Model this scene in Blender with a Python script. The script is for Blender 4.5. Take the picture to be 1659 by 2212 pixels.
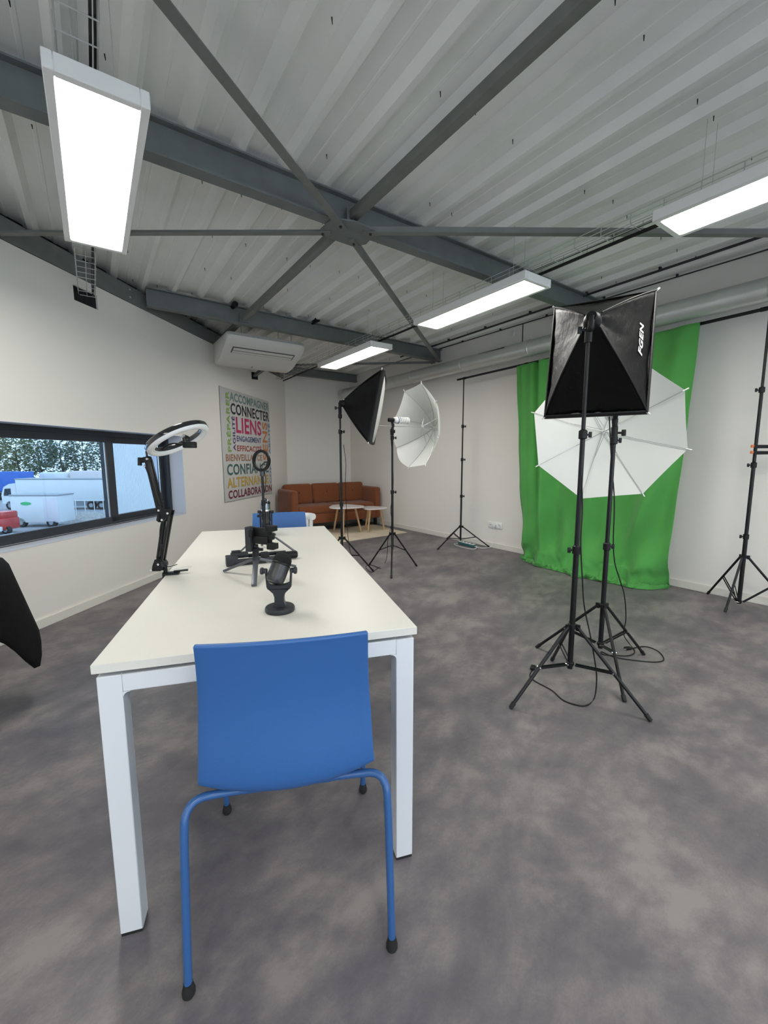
import bpy, bmesh, math, random
import numpy as np
from mathutils import Vector, Matrix, noise
random.seed(7)
R = math.radians
PI = math.pi
for o in list(bpy.data.objects): bpy.data.objects.remove(o)
SC = bpy.context.scene
COL = SC.collection

# ---------------------------------------------------------------- camera
# World: X to the right-hand (green cloth) wall, Y along that wall, Z up, metres.
FPX, W_, H_ = 905.5, 1659.0, 2212.0
PT, RL, YW, EYE = R(7.266), R(-0.152), R(34.5), 1.205
CXP, CYP = W_/2, H_/2
_f = np.array([0, math.cos(PT), -math.sin(PT)]); _r = np.array([1., 0, 0]); _u = np.cross(_r, _f)
_a = _r*math.cos(RL)+_u*math.sin(RL); _b = -_r*math.sin(RL)+_u*math.cos(RL)
_c, _s = math.cos(-YW), math.sin(-YW)
_RZ = np.array([[_c, -_s, 0], [_s, _c, 0], [0, 0, 1]])
CA, CB, CC = _RZ@_a, _RZ@_b, _RZ@_f
CO = np.array([0, 0, EYE])
cam = bpy.data.objects.new('camera', bpy.data.cameras.new('camera'))
COL.objects.link(cam)
cam.data.sensor_fit = 'HORIZONTAL'; cam.data.sensor_width = 36.0
cam.data.lens = FPX/W_*36.0; cam.data.clip_start = 0.02; cam.data.clip_end = 400
cam.matrix_world = Matrix(((CA[0], CB[0], -CC[0], CO[0]), (CA[1], CB[1], -CC[1], CO[1]), (CA[2], CB[2], -CC[2], CO[2]), (0, 0, 0, 1)))
SC.camera = cam

# ---------------------------------------------------------------- world, exposure
wd = bpy.data.worlds.new('world'); SC.world = wd; wd.use_nodes = True
bg = wd.node_tree.nodes['Background']
bg.inputs['Color'].default_value = (0.78, 0.87, 1.0, 1)
bg.inputs['Strength'].default_value = 3.3
LAMP = 23.0          # radiance of the ceiling panels
SC.view_settings.view_transform = 'Standard'
SC.view_settings.look = 'None'
SC.view_settings.gamma = 1.0
SC.view_settings.use_curve_mapping = False
SC.view_settings.exposure = 0.12
SC.cycles.max_bounces = 5; SC.cycles.diffuse_bounces = 4; SC.cycles.glossy_bounces = 3; SC.cycles.transmission_bounces = 4; SC.cycles.transparent_max_bounces = 8; SC.cycles.use_adaptive_sampling = True; SC.cycles.adaptive_threshold = 0.05; SC.cycles.adaptive_min_samples = 16; SC.cycles.caustics_reflective = False; SC.cycles.caustics_refractive = False

# surveying helpers: the sight line through a point of the photograph met with a real plane
def _ray(x, y): return CA*(x-CXP)/FPX-CB*(y-CYP)/FPX+CC
def PZ(x, y, z=0.0):
    d = _ray(x, y); return Vector(CO+d*(z-EYE)/d[2])
def PX(x, y, X):
    d = _ray(x, y); return Vector(CO+d*X/d[0])
def PY(x, y, Y):
    d = _ray(x, y); return Vector(CO+d*Y/d[1])
def PD(x, y, D): return Vector(CO+_ray(x, y)*D)
def AB(x, y, p):
    d = _ray(x, y); return Vector(CO+d*math.hypot(p[0], p[1])/math.hypot(d[0], d[1]))

# ---------------------------------------------------------------- materials
MATS = {}
def mat(name, col, rough=0.5, metal=0.0, nscale=0, namt=0.0, bump=0.0, bscale=None, emit=None, spec=0.5, coat=0, detail=4, trans=0, sheen=0):
    if name in MATS: return MATS[name]
    m = bpy.data.materials.new(name); m.use_nodes = True; nt = m.node_tree; n = nt.nodes; l = nt.links
    p = n['Principled BSDF']; c = (*col, 1)
    p.inputs['Base Color'].default_value = c; p.inputs['Roughness'].default_value = rough
    p.inputs['Metallic'].default_value = metal; p.inputs['Specular IOR Level'].default_value = spec
    p.inputs['Coat Weight'].default_value = coat; p.inputs['Sheen Weight'].default_value = sheen
    tc = n.new('ShaderNodeTexCoord')
    if nscale:
        t = n.new('ShaderNodeTexNoise'); t.inputs['Scale'].default_value = nscale; t.inputs['Detail'].default_value = detail
        l.new(tc.outputs['Object'], t.inputs['Vector'])
        r = n.new('ShaderNodeMapRange'); r.inputs['From Min'].default_value = .3; r.inputs['From Max'].default_value = .7
        r.inputs['To Min'].default_value = 1-namt; r.inputs['To Max'].default_value = 1+namt; l.new(t.outputs['Fac'], r.inputs['Value'])
        mx = n.new('ShaderNodeMix'); mx.data_type = 'RGBA'; mx.blend_type = 'MULTIPLY'; mx.inputs['Factor'].default_value = 1
        mx.inputs['A'].default_value = c; l.new(r.outputs['Result'], mx.inputs['B']); l.new(mx.outputs['Result'], p.inputs['Base Color'])
    if bump:
        t2 = n.new('ShaderNodeTexNoise'); t2.inputs['Scale'].default_value = bscale or nscale or 50; t2.inputs['Detail'].default_value = 6
        l.new(tc.outputs['Object'], t2.inputs['Vector'])
        b = n.new('ShaderNodeBump'); b.inputs['Strength'].default_value = bump; b.inputs['Distance'].default_value = .01
        l.new(t2.outputs['Fac'], b.inputs['Height']); l.new(b.outputs['Normal'], p.inputs['Normal'])
    if emit: p.inputs['Emission Color'].default_value = (*emit[0], 1); p.inputs['Emission Strength'].default_value = emit[1]
    if trans:
        tr = n.new('ShaderNodeBsdfTranslucent'); tr.inputs['Color'].default_value = c
        ms = n.new('ShaderNodeMixShader'); ms.inputs['Fac'].default_value = trans
        l.new(p.outputs['BSDF'], ms.inputs[1]); l.new(tr.outputs['BSDF'], ms.inputs[2]); l.new(ms.outputs['Shader'], n['Material Output'].inputs['Surface'])
    MATS[name] = m; return m

def floor_mat():
    m = bpy.data.materials.new('vinyl_floor'); m.use_nodes = True; nt = m.node_tree; n = nt.nodes; l = nt.links
    p = n['Principled BSDF']; tc = n.new('ShaderNodeTexCoord')
    mp = n.new('ShaderNodeMapping'); mp.inputs['Rotation'].default_value = (0, 0, R(-34)); mp.inputs['Scale'].default_value = (1, 1.35, 1)
    l.new(tc.outputs['Object'], mp.inputs['Vector'])
    def N(s, d, rough, dist=0):
        t = n.new('ShaderNodeTexNoise'); t.inputs['Scale'].default_value = s; t.inputs['Detail'].default_value = d
        t.inputs['Roughness'].default_value = rough; t.inputs['Distortion'].default_value = dist
        l.new(mp.outputs['Vector'], t.inputs['Vector']); return t
    a = N(2.1, 7, .62, .1); b = N(8.5, 10, .74, .1); c = N(140, 2, .5)
    ad = n.new('ShaderNodeMath'); ad.operation = 'MULTIPLY_ADD'; ad.inputs[1].default_value = .55
    l.new(b.outputs['Fac'], ad.inputs[0]); l.new(a.outputs['Fac'], ad.inputs[2])
    ad2 = n.new('ShaderNodeMath'); ad2.operation = 'MULTIPLY_ADD'; ad2.inputs[1].default_value = .10
    l.new(c.outputs['Fac'], ad2.inputs[0]); l.new(ad.outputs[0], ad2.inputs[2])
    cr = n.new('ShaderNodeValToRGB'); e = cr.color_ramp.elements
    e[0].position = .65; e[0].color = (.106, .098, .107, 1); e[1].position = 1.0; e[1].color = (.240, .218, .210, 1)
    k = cr.color_ramp.elements.new(.82); k.color = (.152, .139, .145, 1)
    l.new(ad2.outputs[0], cr.inputs['Fac']); l.new(cr.outputs['Color'], p.inputs['Base Color'])
    p.inputs['Roughness'].default_value = .5; p.inputs['Specular IOR Level'].default_value = .4
    bu = n.new('ShaderNodeBump'); bu.inputs['Strength'].default_value = .12; bu.inputs['Distance'].default_value = .003
    l.new(c.outputs['Fac'], bu.inputs['Height']); l.new(bu.outputs['Normal'], p.inputs['Normal'])
    return m
def glass_mat(name, tint):
    m = bpy.data.materials.new(name); m.use_nodes = True; nt = m.node_tree; n = nt.nodes; l = nt.links
    t = n.new('ShaderNodeBsdfTransparent'); t.inputs['Color'].default_value = (*tint, 1)
    g = n.new('ShaderNodeBsdfGlossy'); g.inputs['Roughness'].default_value = .02
    lw_ = n.new('ShaderNodeLayerWeight'); lw_.inputs['Blend'].default_value = .5
    pw = n.new('ShaderNodeMath'); pw.operation = 'POWER'; pw.inputs[1].default_value = 5; l.new(lw_.outputs['Facing'], pw.inputs[0])
    ma = n.new('ShaderNodeMath'); ma.operation = 'MULTIPLY_ADD'; ma.inputs[1].default_value = .6; ma.inputs[2].default_value = .035; l.new(pw.outputs[0], ma.inputs[0])
    mx = n.new('ShaderNodeMixShader'); l.new(ma.outputs[0], mx.inputs['Fac']); l.new(t.outputs[0], mx.inputs[1]); l.new(g.outputs[0], mx.inputs[2])
    l.new(mx.outputs[0], n['Material Output'].inputs['Surface']); return m
WALL = mat('wall_paint', (.83, .805, .755), .8, bump=.05, bscale=180)
BASE = mat('baseboard_paint', (.78, .76, .69), .5)
FLOOR = floor_mat()
DECK = mat('deck_white_enamel', (.84, .85, .82), .55, nscale=3, namt=.04, bump=.06, bscale=90)
STEEL = mat('grey_green_steel_paint', (.150, .165, .162), .55, nscale=12, namt=.08)
BRACE = mat('grey_brace_paint', (.175, .185, .175), .55, nscale=12, namt=.08)
DARK = mat('dark_void', (.012, .012, .014), .9)  # near-black that paints the darkness into gaps and openings
GALV = mat('galvanised_steel', (.60, .62, .60), .34, .55, nscale=5, namt=.05)
WIREM = mat('zinc_wire', (.55, .57, .56), .4, .6)
BLK = mat('black_plastic', (.008, .008, .009), .45, spec=.3)
BLKM = mat('black_anodised', (.008, .008, .009), .36, spec=.35)
BLKG = mat('black_gloss', (.012, .012, .014), .12, coat=.5)
GREYP = mat('dark_grey_plastic', (.028, .031, .035), .42, spec=.35)
GREYM = mat('grey_metal_body', (.06, .062, .064), .35, .5)
CHROME = mat('chrome', (.75, .76, .78), .12, 1)
RUB = mat('rubber', (.012, .012, .012), .7)
WHITE = mat('white_enamel', (.84, .84, .82), .35)
WHITEP = mat('white_plastic', (.80, .80, .78), .4)
WMEL = mat('white_melamine', (.74, .725, .66), .36, nscale=300, namt=.015)
WTBL = mat('white_table_frame', (.72, .74, .77), .4)
BLUE = mat('blue_polypropylene', (.032, .125, .36), .42, bump=.12, bscale=500)
BLUET = mat('blue_tube_paint', (.035, .115, .31), .3)
GREEN = mat('green_screen_cloth', (.065, .31, .055), .78, nscale=6, namt=.05, bump=.15, bscale=260, sheen=.2)
BLKF = mat('black_nylon', (.0045, .0045, .0045), .48, bump=.7, bscale=16, spec=.22)
BLKV = mat('black_velcro_band', (.006, .006, .006), .6)
BLKC = mat('black_cloth', (.004, .004, .005), .8, bump=.2, bscale=60, spec=.2)
UMB = mat('white_nylon', (.88, .89, .87), .6, bump=.1, bscale=9, trans=.42)
UMBR = mat('umbrella_rib_steel', (.45, .46, .46), .35, .7)
DIFF = mat('white_diffusion_cloth', (.9, .9, .88), .6, trans=.3)
BULB = mat('opal_glass', (.92, .93, .92), .2, trans=.2)
RUST = mat('rust_orange_tweed', (.205, .058, .016), .85, nscale=160, namt=.35, bump=.35, bscale=260, sheen=.2)
RUSTD = mat('rust_seam', (.10, .028, .010), .9)
WOOD = mat('light_oak', (.56, .36, .19), .5, nscale=9, namt=.18, detail=8)
RUG = mat('cream_rug_pile', (.68, .60, .46), .95, nscale=5, namt=.09, bump=.5, bscale=120)
ALU = mat('anthracite_aluminium', (.030, .036, .046), .45)
REVL = mat('reveal_paint', (.68, .70, .76), .7)
GLASS = glass_mat('tinted_window_glass', (.58, .68, .75)); GLASSC = glass_mat('clear_window_glass', (.95, .97, .97))
PANEL = mat('lit_panel_diffuser', (.9, .9, .9), .5, emit=((1.0, .975, .92), LAMP))
ACW = mat('ac_white_plastic', (.66, .65, .62), .45)
RINGW = mat('ring_diffuser', (.82, .82, .82), .35)
ORANGE = mat('orange_tip', (.75, .19, .05), .5)
TEAL = mat('teal_strip_body', (.03, .12, .12), .4)

# ---------------------------------------------------------------- mesh helpers
def frame_from(z, x=None):
    z = Vector(z).normalized()
    x = Vector(x) if x is not None else (Vector((1, 0, 0)) if abs(z.x) < .9 else Vector((0, 1, 0)))
    x = (x-z*x.dot(z)).normalized(); y = z.cross(x)
    return Matrix((x, y, z)).transposed()
def rotz(a): return Matrix.Rotation(a, 3, 'Z')

class MB:
    def __init__(s): s.v = []; s.f = []
    def add(s, vs, fs):
        k = len(s.v); s.v += [Vector(v) for v in vs]; s.f += [tuple(i+k for i in f) for f in fs]; return s
    def box(s, c, size, rot=None, bev=0.0, seg=2):
        hx, hy, hz = size[0]/2, size[1]/2, size[2]/2; c = Vector(c)
        vs = [Vector((x, y, z)) for z in (-hz, hz) for x, y in ((-hx, -hy), (hx, -hy), (hx, hy), (-hx, hy))]
        fs = [(3, 2, 1, 0), (4, 5, 6, 7), (0, 1, 5, 4), (1, 2, 6, 5), (2, 3, 7, 6), (3, 0, 4, 7)]
        if bev:
            bm = bmesh.new(); bv = [bm.verts.new(v) for v in vs]
            for f in fs: bm.faces.new([bv[i] for i in f])
            bmesh.ops.bevel(bm, geom=bm.edges[:], offset=min(bev, hx*.98, hy*.98, hz*.98), segments=seg, profile=.5, affect='EDGES')
            bm.verts.index_update(); vs = [v.co.copy() for v in bm.verts]; fs = [tuple(v.index for v in f.verts) for f in bm.faces]; bm.free()
        return s.add([(rot@v if rot else v)+c for v in vs], fs)
    def bar(s, p0, p1, w, h, up=(0, 0, 1), bev=0.0):
        p0, p1 = Vector(p0), Vector(p1); d = p1-p0; L = d.length; d.normalize()
        u = Vector(up); u = (u-d*u.dot(d)).normalized(); r = d.cross(u)
        M = Matrix((r, d, u)).transposed()
        return s.box((p0+p1)/2, (w, L, h), M, bev)
    def cyl(s, p0, p1, r0, r1=None, n=16, cap=True):
        p0, p1 = Vector(p0), Vector(p1); r1 = r0 if r1 is None else r1
        M = frame_from(p1-p0); vs = []; 
        for p, r in ((p0, r0), (p1, r1)):
            vs += [p+M@Vector((r*math.cos(2*PI*i/n), r*math.sin(2*PI*i/n), 0)) for i in range(n)]
        fs = [(i, (i+1) % n, n+(i+1) % n, n+i) for i in range(n)]
        if cap: fs += [tuple(range(n-1, -1, -1)), tuple(range(n, 2*n))]
        return s.add(vs, fs)
    def lathe(s, prof, base=(0, 0, 0), axis=(0, 0, 1), n=24, xdir=None):
        M = frame_from(axis, xdir); b = Vector(base); vs = []; fs = []
        for r, z in prof: vs += [b+M@Vector((r*math.cos(2*PI*i/n), r*math.sin(2*PI*i/n), z)) for i in range(n)]
        for k in range(len(prof)-1): fs += [(k*n+i, k*n+(i+1) % n, (k+1)*n+(i+1) % n, (k+1)*n+i) for i in range(n)]
        fs += [tuple(range(n-1, -1, -1)), tuple(range((len(prof)-1)*n, len(prof)*n))]
        return s.add(vs, fs)
    def tube(s, pts, r, n=8, smooth=True, sub=5, closed=False):
        pts = [Vector(p) for p in pts]
        if smooth and len(pts) > 2: pts = catmull(pts, sub, closed)
        N = len(pts); vs = []; fs = []; prev = None
        for i, p in enumerate(pts):
            a = pts[(i-1) % N] if (closed or i) else p; b = pts[(i+1) % N] if (closed or i < N-1) else p
            t = (b-a).normalized() if (b-a).length > 1e-9 else Vector((0, 0, 1))
            if prev is None: prev = frame_from(t).col[0].copy()
            x = prev-t*prev.dot(t)
            x = x.normalized() if x.length > 1e-6 else frame_from(t).col[0].copy()
            prev = x; y = t.cross(x); rr = r[min(i*len(r)//N, len(r)-1)] if isinstance(r, (list, tuple)) else r
            vs += [p+(x*math.cos(2*PI*k/n)+y*math.sin(2*PI*k/n))*rr for k in range(n)]
        for i in range(N if closed else N-1):
            j = (i+1) % N; fs += [(i*n+k, i*n+(k+1) % n, j*n+(k+1) % n, j*n+k) for k in range(n)]
        if not closed: fs += [tuple(range(n-1, -1, -1)), tuple(range((N-1)*n, N*n))]
        return s.add(vs, fs)
    def grid(s, P, closed_u=False):
        nu, nv = len(P), len(P[0]); vs = [p for row in P for p in row]; fs = []
        for i in range(nu if closed_u else nu-1):
            for j in range(nv-1):
                k = (i+1) % nu; fs.append((i*nv+j, k*nv+j, k*nv+j+1, i*nv+j+1))
        return s.add(vs, fs)
    def extr(s, poly, p0, axis, L, M=None):
        # poly: 2-D points (a,b); M: function (a,b)->Vector ; extruded by axis*L
        n = len(poly); ax = Vector(axis)*L; q = [Vector(p0)+M(a, b) for a, b in poly]
        s.add(q+[v+ax for v in q], [tuple(range(n-1, -1, -1)), tuple(range(n, 2*n))]+[(i, (i+1) % n, n+(i+1) % n, n+i) for i in range(n)])
        return s
    def sphere(s, c, r, n=16, m=10, sq=(1, 1, 1), rot=None):
        c = Vector(c); P = []
        for i in range(n):
            row = []
            for j in range(m+1):
                t = PI*j/m; v = Vector((sq[0]*r*math.sin(t)*math.cos(2*PI*i/n), sq[1]*r*math.sin(t)*math.sin(2*PI*i/n), sq[2]*r*math.cos(t)))
                row.append(c+(rot@v if rot else v))
            P.append(row)
        return s.grid(P, True)
    def build(s, name, m, parent=None, smooth=40, world=False, solid=0):
        me = bpy.data.meshes.new(name); vs = s.v
        if world and parent is not None:
            inv = (WM[parent.name]).inverted(); vs = [inv@v for v in vs]
        me.from_pydata([tuple(v) for v in vs], [], s.f); me.materials.append(m)
        bm = bmesh.new(); bm.from_mesh(me); bmesh.ops.remove_doubles(bm, verts=bm.verts, dist=1e-6)
        bmesh.ops.recalc_face_normals(bm, faces=bm.faces); bm.to_mesh(me); bm.free()
        if smooth: me.shade_smooth(); me.set_sharp_from_angle(angle=R(smooth))
        o = bpy.data.objects.new(name, me); COL.objects.link(o)
        if parent is not None: o.parent = parent; WM[o.name] = WM[parent.name].copy()
        else: WM[o.name] = Matrix.Identity(4)
        if solid:
            md = o.modifiers.new('thickness', 'SOLIDIFY'); md.thickness = solid; md.offset = 0
        return o
def catmull(p, sub, closed=False):
    out = []; N = len(p)
    for i in range(N if closed else N-1):
        g = (lambda k: p[k % N]) if closed else (lambda k: p[max(0, min(N-1, k))])
        a, b, c, d = g(i-1), g(i), g(i+1), g(i+2)
        for k in range(sub):
            t = k/sub; out.append(.5*((2*b)+(c-a)*t+(2*a-5*b+4*c-d)*t*t+(-a+3*b-3*c+d)*t**3))
    if not closed: out.append(p[-1])
    return out
WM = {}
def thing(name, label, cat, loc=(0, 0, 0), rz=0.0, group=None):
    o = bpy.data.objects.new(name, None); COL.objects.link(o); o.location = loc; o.rotation_euler = (0, 0, rz); o.empty_display_size = .1
    o['label'] = label; o['category'] = cat
    if group: o['group'] = group
    WM[o.name] = Matrix.Translation(Vector(loc))@Matrix.Rotation(rz, 4, 'Z'); return o
def tag(o, label, cat, group=None, kind=None):
    o['label'] = label; o['category'] = cat
    if group: o['group'] = group
    if kind: o['kind'] = kind
    return o
def struct(o): o['kind'] = 'structure'; return o
def copy_tree(o, parent=None):
    c = o.copy(); COL.objects.link(c); c.parent = parent; WM[c.name] = WM[o.name].copy()
    for ch in [x for x in COL.objects if x.parent is o]: copy_tree(ch, c)
    return c
def place(o, loc, rz=0):
    o.location = loc; o.rotation_euler = (0, 0, rz); WM[o.name] = Matrix.Translation(Vector(loc))@Matrix.Rotation(rz, 4, 'Z')

# ================================================================ STRUCTURE
D_L = Vector((math.sin(R(42.5)), math.cos(R(42.5)), 0)); N_L = Vector((-D_L.y, D_L.x, 0)); L0 = Vector((-.396, 3.787, 0))
def LW(s, t, z): return L0+D_L*s+N_L*t+Vector((0, 0, z))
ROT_L = Matrix((D_L, N_L, Vector((0, 0, 1)))).transposed()
YB, YF, XW = 7.42, -2.6, -3.4
def RWX(y): return 4.50-.029*y
s_end = (YB-L0.y)/D_L.y; s_beg = (XW-L0.x)/D_L.x
CLG = 2.845
# floor
fl = MB().add([(XW-.4, YF-.3, 0), (5.0, YF-.3, 0), (5.0, YB+.3, 0), (XW-.4, YB+.3, 0), (XW-.4, YF-.3, -.1), (5.0, YF-.3, -.1), (5.0, YB+.3, -.1), (XW-.4, YB+.3, -.1)],
     [(0, 1, 2, 3), (7, 6, 5, 4), (0, 4, 5, 1), (1, 5, 6, 2), (2, 6, 7, 3), (3, 7, 4, 0)])
# cut the floor's far-left corner along the window wall
fl = MB()
poly = [(XW-.1, YF-.2), (4.9, YF-.2), (4.6, YB+.2), tuple(LW(s_end+.2, .12, 0))[:2], tuple(LW(s_beg-.1, .12, 0))[:2]]
fl.extr(poly, (0, 0, -.12), (0, 0, 1), .12, lambda a, b: Vector((a, b, 0)))
struct(fl.build('floor', FLOOR, smooth=0))

# ceiling deck: ribs along Y every 25 cm
cl = MB(); prof = []; x0 = .504-.25*17
while x0 < 4.9:
    prof += [(x0-.046, 2.838), (x0-.016, 2.800), (x0+.016, 2.800), (x0+.046, 2.838), (x0+.114, 2.838), (x0+.118, 2.835), (x0+.132, 2.835), (x0+.136, 2.838)]
    x0 += .25
prof = [(a, b) for a, b in prof]
P = [[Vector((a, y, b)) for y in (YF-.3, YB+.5)] for a, b in prof]
cl.grid(P)
lo, hi = prof[0][0], prof[-1][0]
cl.box(((lo+hi)/2, (YF+YB)/2+.1, 2.93), (hi-lo, YB-YF+.8, .06))
ceiling = struct(cl.build('ceiling', DECK, smooth=0))
sc_ = MB()
for i in range(20):
    x = .504+.25*(i-3)+.125
    for y in [.35+.62*k for k in range(11)]:
        dx, dy = random.uniform(-.05, .05), random.uniform(-.04, .04)
        if random.random() < .62 and x < 4.2:
            sc_.cyl((x+dx, y+dy, 2.838), (x+dx+.002, y+dy, 2.816), .0028, .0016, 6)
o = sc_.build('fixing_screws', BLK, ceiling); o['kind'] = 'stuff'

# walls
def cells(name, m, ss, zs, holes, fn, rot, t0, t1):
    b = MB()
    for i in range(len(ss)-1):
        for j in range(len(zs)-1):
            sc, zc = (ss[i]+ss[i+1])/2, (zs[j]+zs[j+1])/2
            if any(h[0] < sc < h[1] and h[2] < zc < h[3] for h in holes): continue
            b.box(fn(sc, (t0+t1)/2, zc), (ss[i+1]-ss[i], abs(t1-t0), zs[j+1]-zs[j]), rot)
    return struct(b.build(name, m, smooth=0))
WS0, WS1, WZ0, WZ1 = -.95, 1.788, .597, 1.456
wl = cells('wall_left', WALL, [s_beg-.05, WS0, .54, .77, WS1, s_end+.0], [0, WZ0, WZ1, 2.432, 2.545, 2.617], [(WS0, WS1, WZ0, WZ1), (.54, .77, 2.432, 2.545)], LW, ROT_L, 0, .30)
o = MB().box(LW((s_beg+s_end)/2, .20, 2.76), (s_end-s_beg, .2, .30), ROT_L).build('wall_top_shadow_strip', DARK, wl, smooth=0)  # wall-top backing coloured near-black for the shadow behind the channel beam
o = MB().box(LW(.655, .135, 2.4885), (.229, .24, .1125), ROT_L).build('painted_slot_dark', DARK, wl, smooth=0)  # solid near-black block, painting in the dark inside of the slot
# reveal lining
rv = MB()
rv.box(LW((WS0+WS1)/2, .08, WZ0+.002), (WS1-WS0, .165, .004), ROT_L); rv.box(LW((WS0+WS1)/2, .08, WZ1-.002), (WS1-WS0, .165, .004), ROT_L)
rv.box(LW(WS1-.002, .08, (WZ0+WZ1)/2), (.004, .165, WZ1-WZ0), ROT_L)
rv.build('window_reveal', REVL, wl, smooth=0)
b = MB(); ang = math.atan2(-.029, 1)
yc = (YF+YB)/2
b.box((RWX(yc)+.1, yc, CLG/2), (.2, YB-YF+.6, CLG+.02), Matrix.Rotation(R(1.66), 3, 'Z'))
struct(b.build('wall_right', WALL, smooth=0))
struct(MB().box((3.6, YB+.1, CLG/2), (2.2, .2, CLG+.02)).build('wall_back', WALL, smooth=0))
struct(MB().box((XW-.1, (YF+LW(s_beg, 0, 0).y)/2, CLG/2), (.2, LW(s_beg, 0, 0).y-YF+.3, CLG+.02)).build('wall_front', WALL, smooth=0))
def RE(s, t, z): return Vector((s, YF-t, z))
RW0, RW1, RZ0, RZ1 = -3.0, 4.0, .15, 2.30
cells('wall_rear', WALL, [XW-.2, RW0, RW1, 4.8], [0, RZ0, RZ1, CLG+.01], [(RW0, RW1, RZ0, RZ1)], RE, None, 0, .2)
# baseboards
def base(name, p0, p1, nrm, h=.068, th=.014):
    p0, p1, nrm = Vector(p0), Vector(p1), Vector(nrm).normalized(); m_ = (p0+p1)/2+nrm*th/2; d = (p1-p0)
    M = Matrix((d.normalized(), nrm, Vector((0, 0, 1)))).transposed()
    return struct(MB().box((m_.x, m_.y, h/2), (d.length, th, h), M, .002, 1).build(name, BASE))
base('baseboard_left', LW(s_beg+.05, 0, 0), LW(s_end-.02, 0, 0), -N_L)
base('baseboard_right', (RWX(YF), YF+.02, 0), (RWX(YB), YB-.02, 0), (-1, -.029, 0))
base('baseboard_back', (2.97, YB, 0), (4.27, YB, 0), (0, -1, 0))

# window on the left wall
def win_box(b, s0, s1, t0, t1, z0, z1, bev=.003): b.box(LW((s0+s1)/2, (t0+t1)/2, (z0+z1)/2), (s1-s0, t1-t0, z1-z0), ROT_L, bev, 1)
w1 = bpy.data.objects.new('window_1', None); COL.objects.link(w1); w1['kind'] = 'structure'; w1.location = LW(.4, .2, WZ0); WM['window_1'] = Matrix.Translation(w1.location)
f = MB(); T0 = .155
win_box(f, WS0, WS1, T0, T0+.10, WZ0-.0, WZ0+.038); win_box(f, WS0, WS1, T0, T0+.10, WZ1-.045, WZ1)
win_box(f, WS0, WS0+.04, T0, T0+.10, WZ0, WZ1); win_box(f, WS1-.045, WS1, T0, T0+.10, WZ0, WZ1)
f.build('frame', ALU, w1, world=True)
def sash(s0, s1, t0, t1, z0, z1, w_l, w_r, w_b, w_t):
    f = MB(); win_box(f, s0, s1, t0, t1, z0, z0+w_b); win_box(f, s0, s1, t0, t1, z1-w_t, z1)
    win_box(f, s0, s0+w_l, t0, t1, z0, z1); win_box(f, s1-w_r, s1, t0, t1, z0, z1)
    so = f.build('sash', ALU, w1, world=True)
    g = MB(); win_box(g, s0+w_l-.004, s1-w_r+.004, (t0+t1)/2-.003, (t0+t1)/2+.003, z0+w_b-.004, z1-w_t+.004, 0); g.build('pane', GLASS, so, world=True)
    a = MB(); win_box(a, s1-w_r-.012, s1-w_r, (t0+t1)/2-.012, (t0+t1)/2-.004, z0+w_b, z1-w_t, 0); a.build('glazing_bead', CHROME if s1 > 1.5 else mat('light_alu', (.6, .63, .66), .3, .6), so, world=True)
sash(WS0+.03, .995, T0+.005, T0+.045, WZ0+.02, WZ1-.03, .05, .085, .062, .070)
sash(.93, WS1-.035, T0+.05, T0+.09, WZ0+.02, WZ1-.03, .085, .060, .065, .072)
f = MB(); win_box(f, WS0, WS1, T0-.004, T0+.002, WZ0+.012, WZ0+.015, 0); f.build('track', mat('light_alu', (.6, .63, .66), .3, .6), w1, world=True)
# window behind the viewer
w2 = bpy.data.objects.new('window_2', None); COL.objects.link(w2); w2['kind'] = 'structure'; w2.location = (0, YF, 1); WM['window_2'] = Matrix.Translation(w2.location)
f = MB()
for z in (RZ0+.03, RZ1-.03): f.box(RE((RW0+RW1)/2, .12, z), (RW1-RW0, .08, .06))
NP = 5
for k in range(NP+1): f.box(RE(RW0+.03+(RW1-RW0-.06)*k/NP, .12, (RZ0+RZ1)/2), (.06, .08, RZ1-RZ0))
f.build('frame', ALU, w2, world=True)
for k in range(NP):
    wq = (RW1-RW0-.06)/NP; a = RW0+.03+wq*(k+.5); MB().box(RE(a, .12, (RZ0+RZ1)/2), (wq-.06, .006, RZ1-RZ0-.12)).build('pane', GLASSC, w2, world=True)

# ---------------------------------------------------------------- steelwork
def ibeam(name, p0, p1, z0, z1, fw, label, tf=.009, tw=.007):
    p0, p1 = Vector(p0), Vector(p1); d = (p1-p0).normalized(); c = (p0+p1)/2
    o = thing(name, label, 'beam', (c.x, c.y, z0), 0, 'steel roof beams'); o['kind'] = 'thing'
    b = MB()
    A_, B_ = p0.to_3d(), p1.to_3d()
    def at(z): return Vector((A_.x, A_.y, z)), Vector((B_.x, B_.y, z))
    q = at(z0+tf/2); b.bar(*q, fw, tf); b.build('bottom_flange', STEEL, o, world=True, smooth=0)
    b = MB(); q = at((z0+z1)/2); b.bar(*q, tw, z1-z0-2*tf); b.build('web', STEEL, o, world=True, smooth=0)
    b = MB(); q = at(z1-tf/2); b.bar(*q, fw, tf); b.build('top_flange', STEEL, o, world=True, smooth=0)
    return o
ibeam('steel_beam', (-1.58, 2.405, 0), (4.43, 2.49, 0), 2.63, 2.797, .082, 'deep grey steel beam crossing the ceiling at the star-shaped brace joint')
ibeam('steel_beam', (.52, 4.685, 0), (4.365, 4.855, 0), 2.63, 2.797, .082, 'grey steel beam spanning the ceiling just before the air conditioner')
ibeam('steel_beam', (2.72, 7.15, 0), (4.28, 7.15, 0), 2.66, 2.797, .08, 'short grey steel beam in the far corner above the brown sofa')
o = thing('wall_beam', 'long grey steel channel beam along the top of the window wall', 'beam', LW(0, 0, 2.62)); o['kind'] = 'thing'
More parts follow.
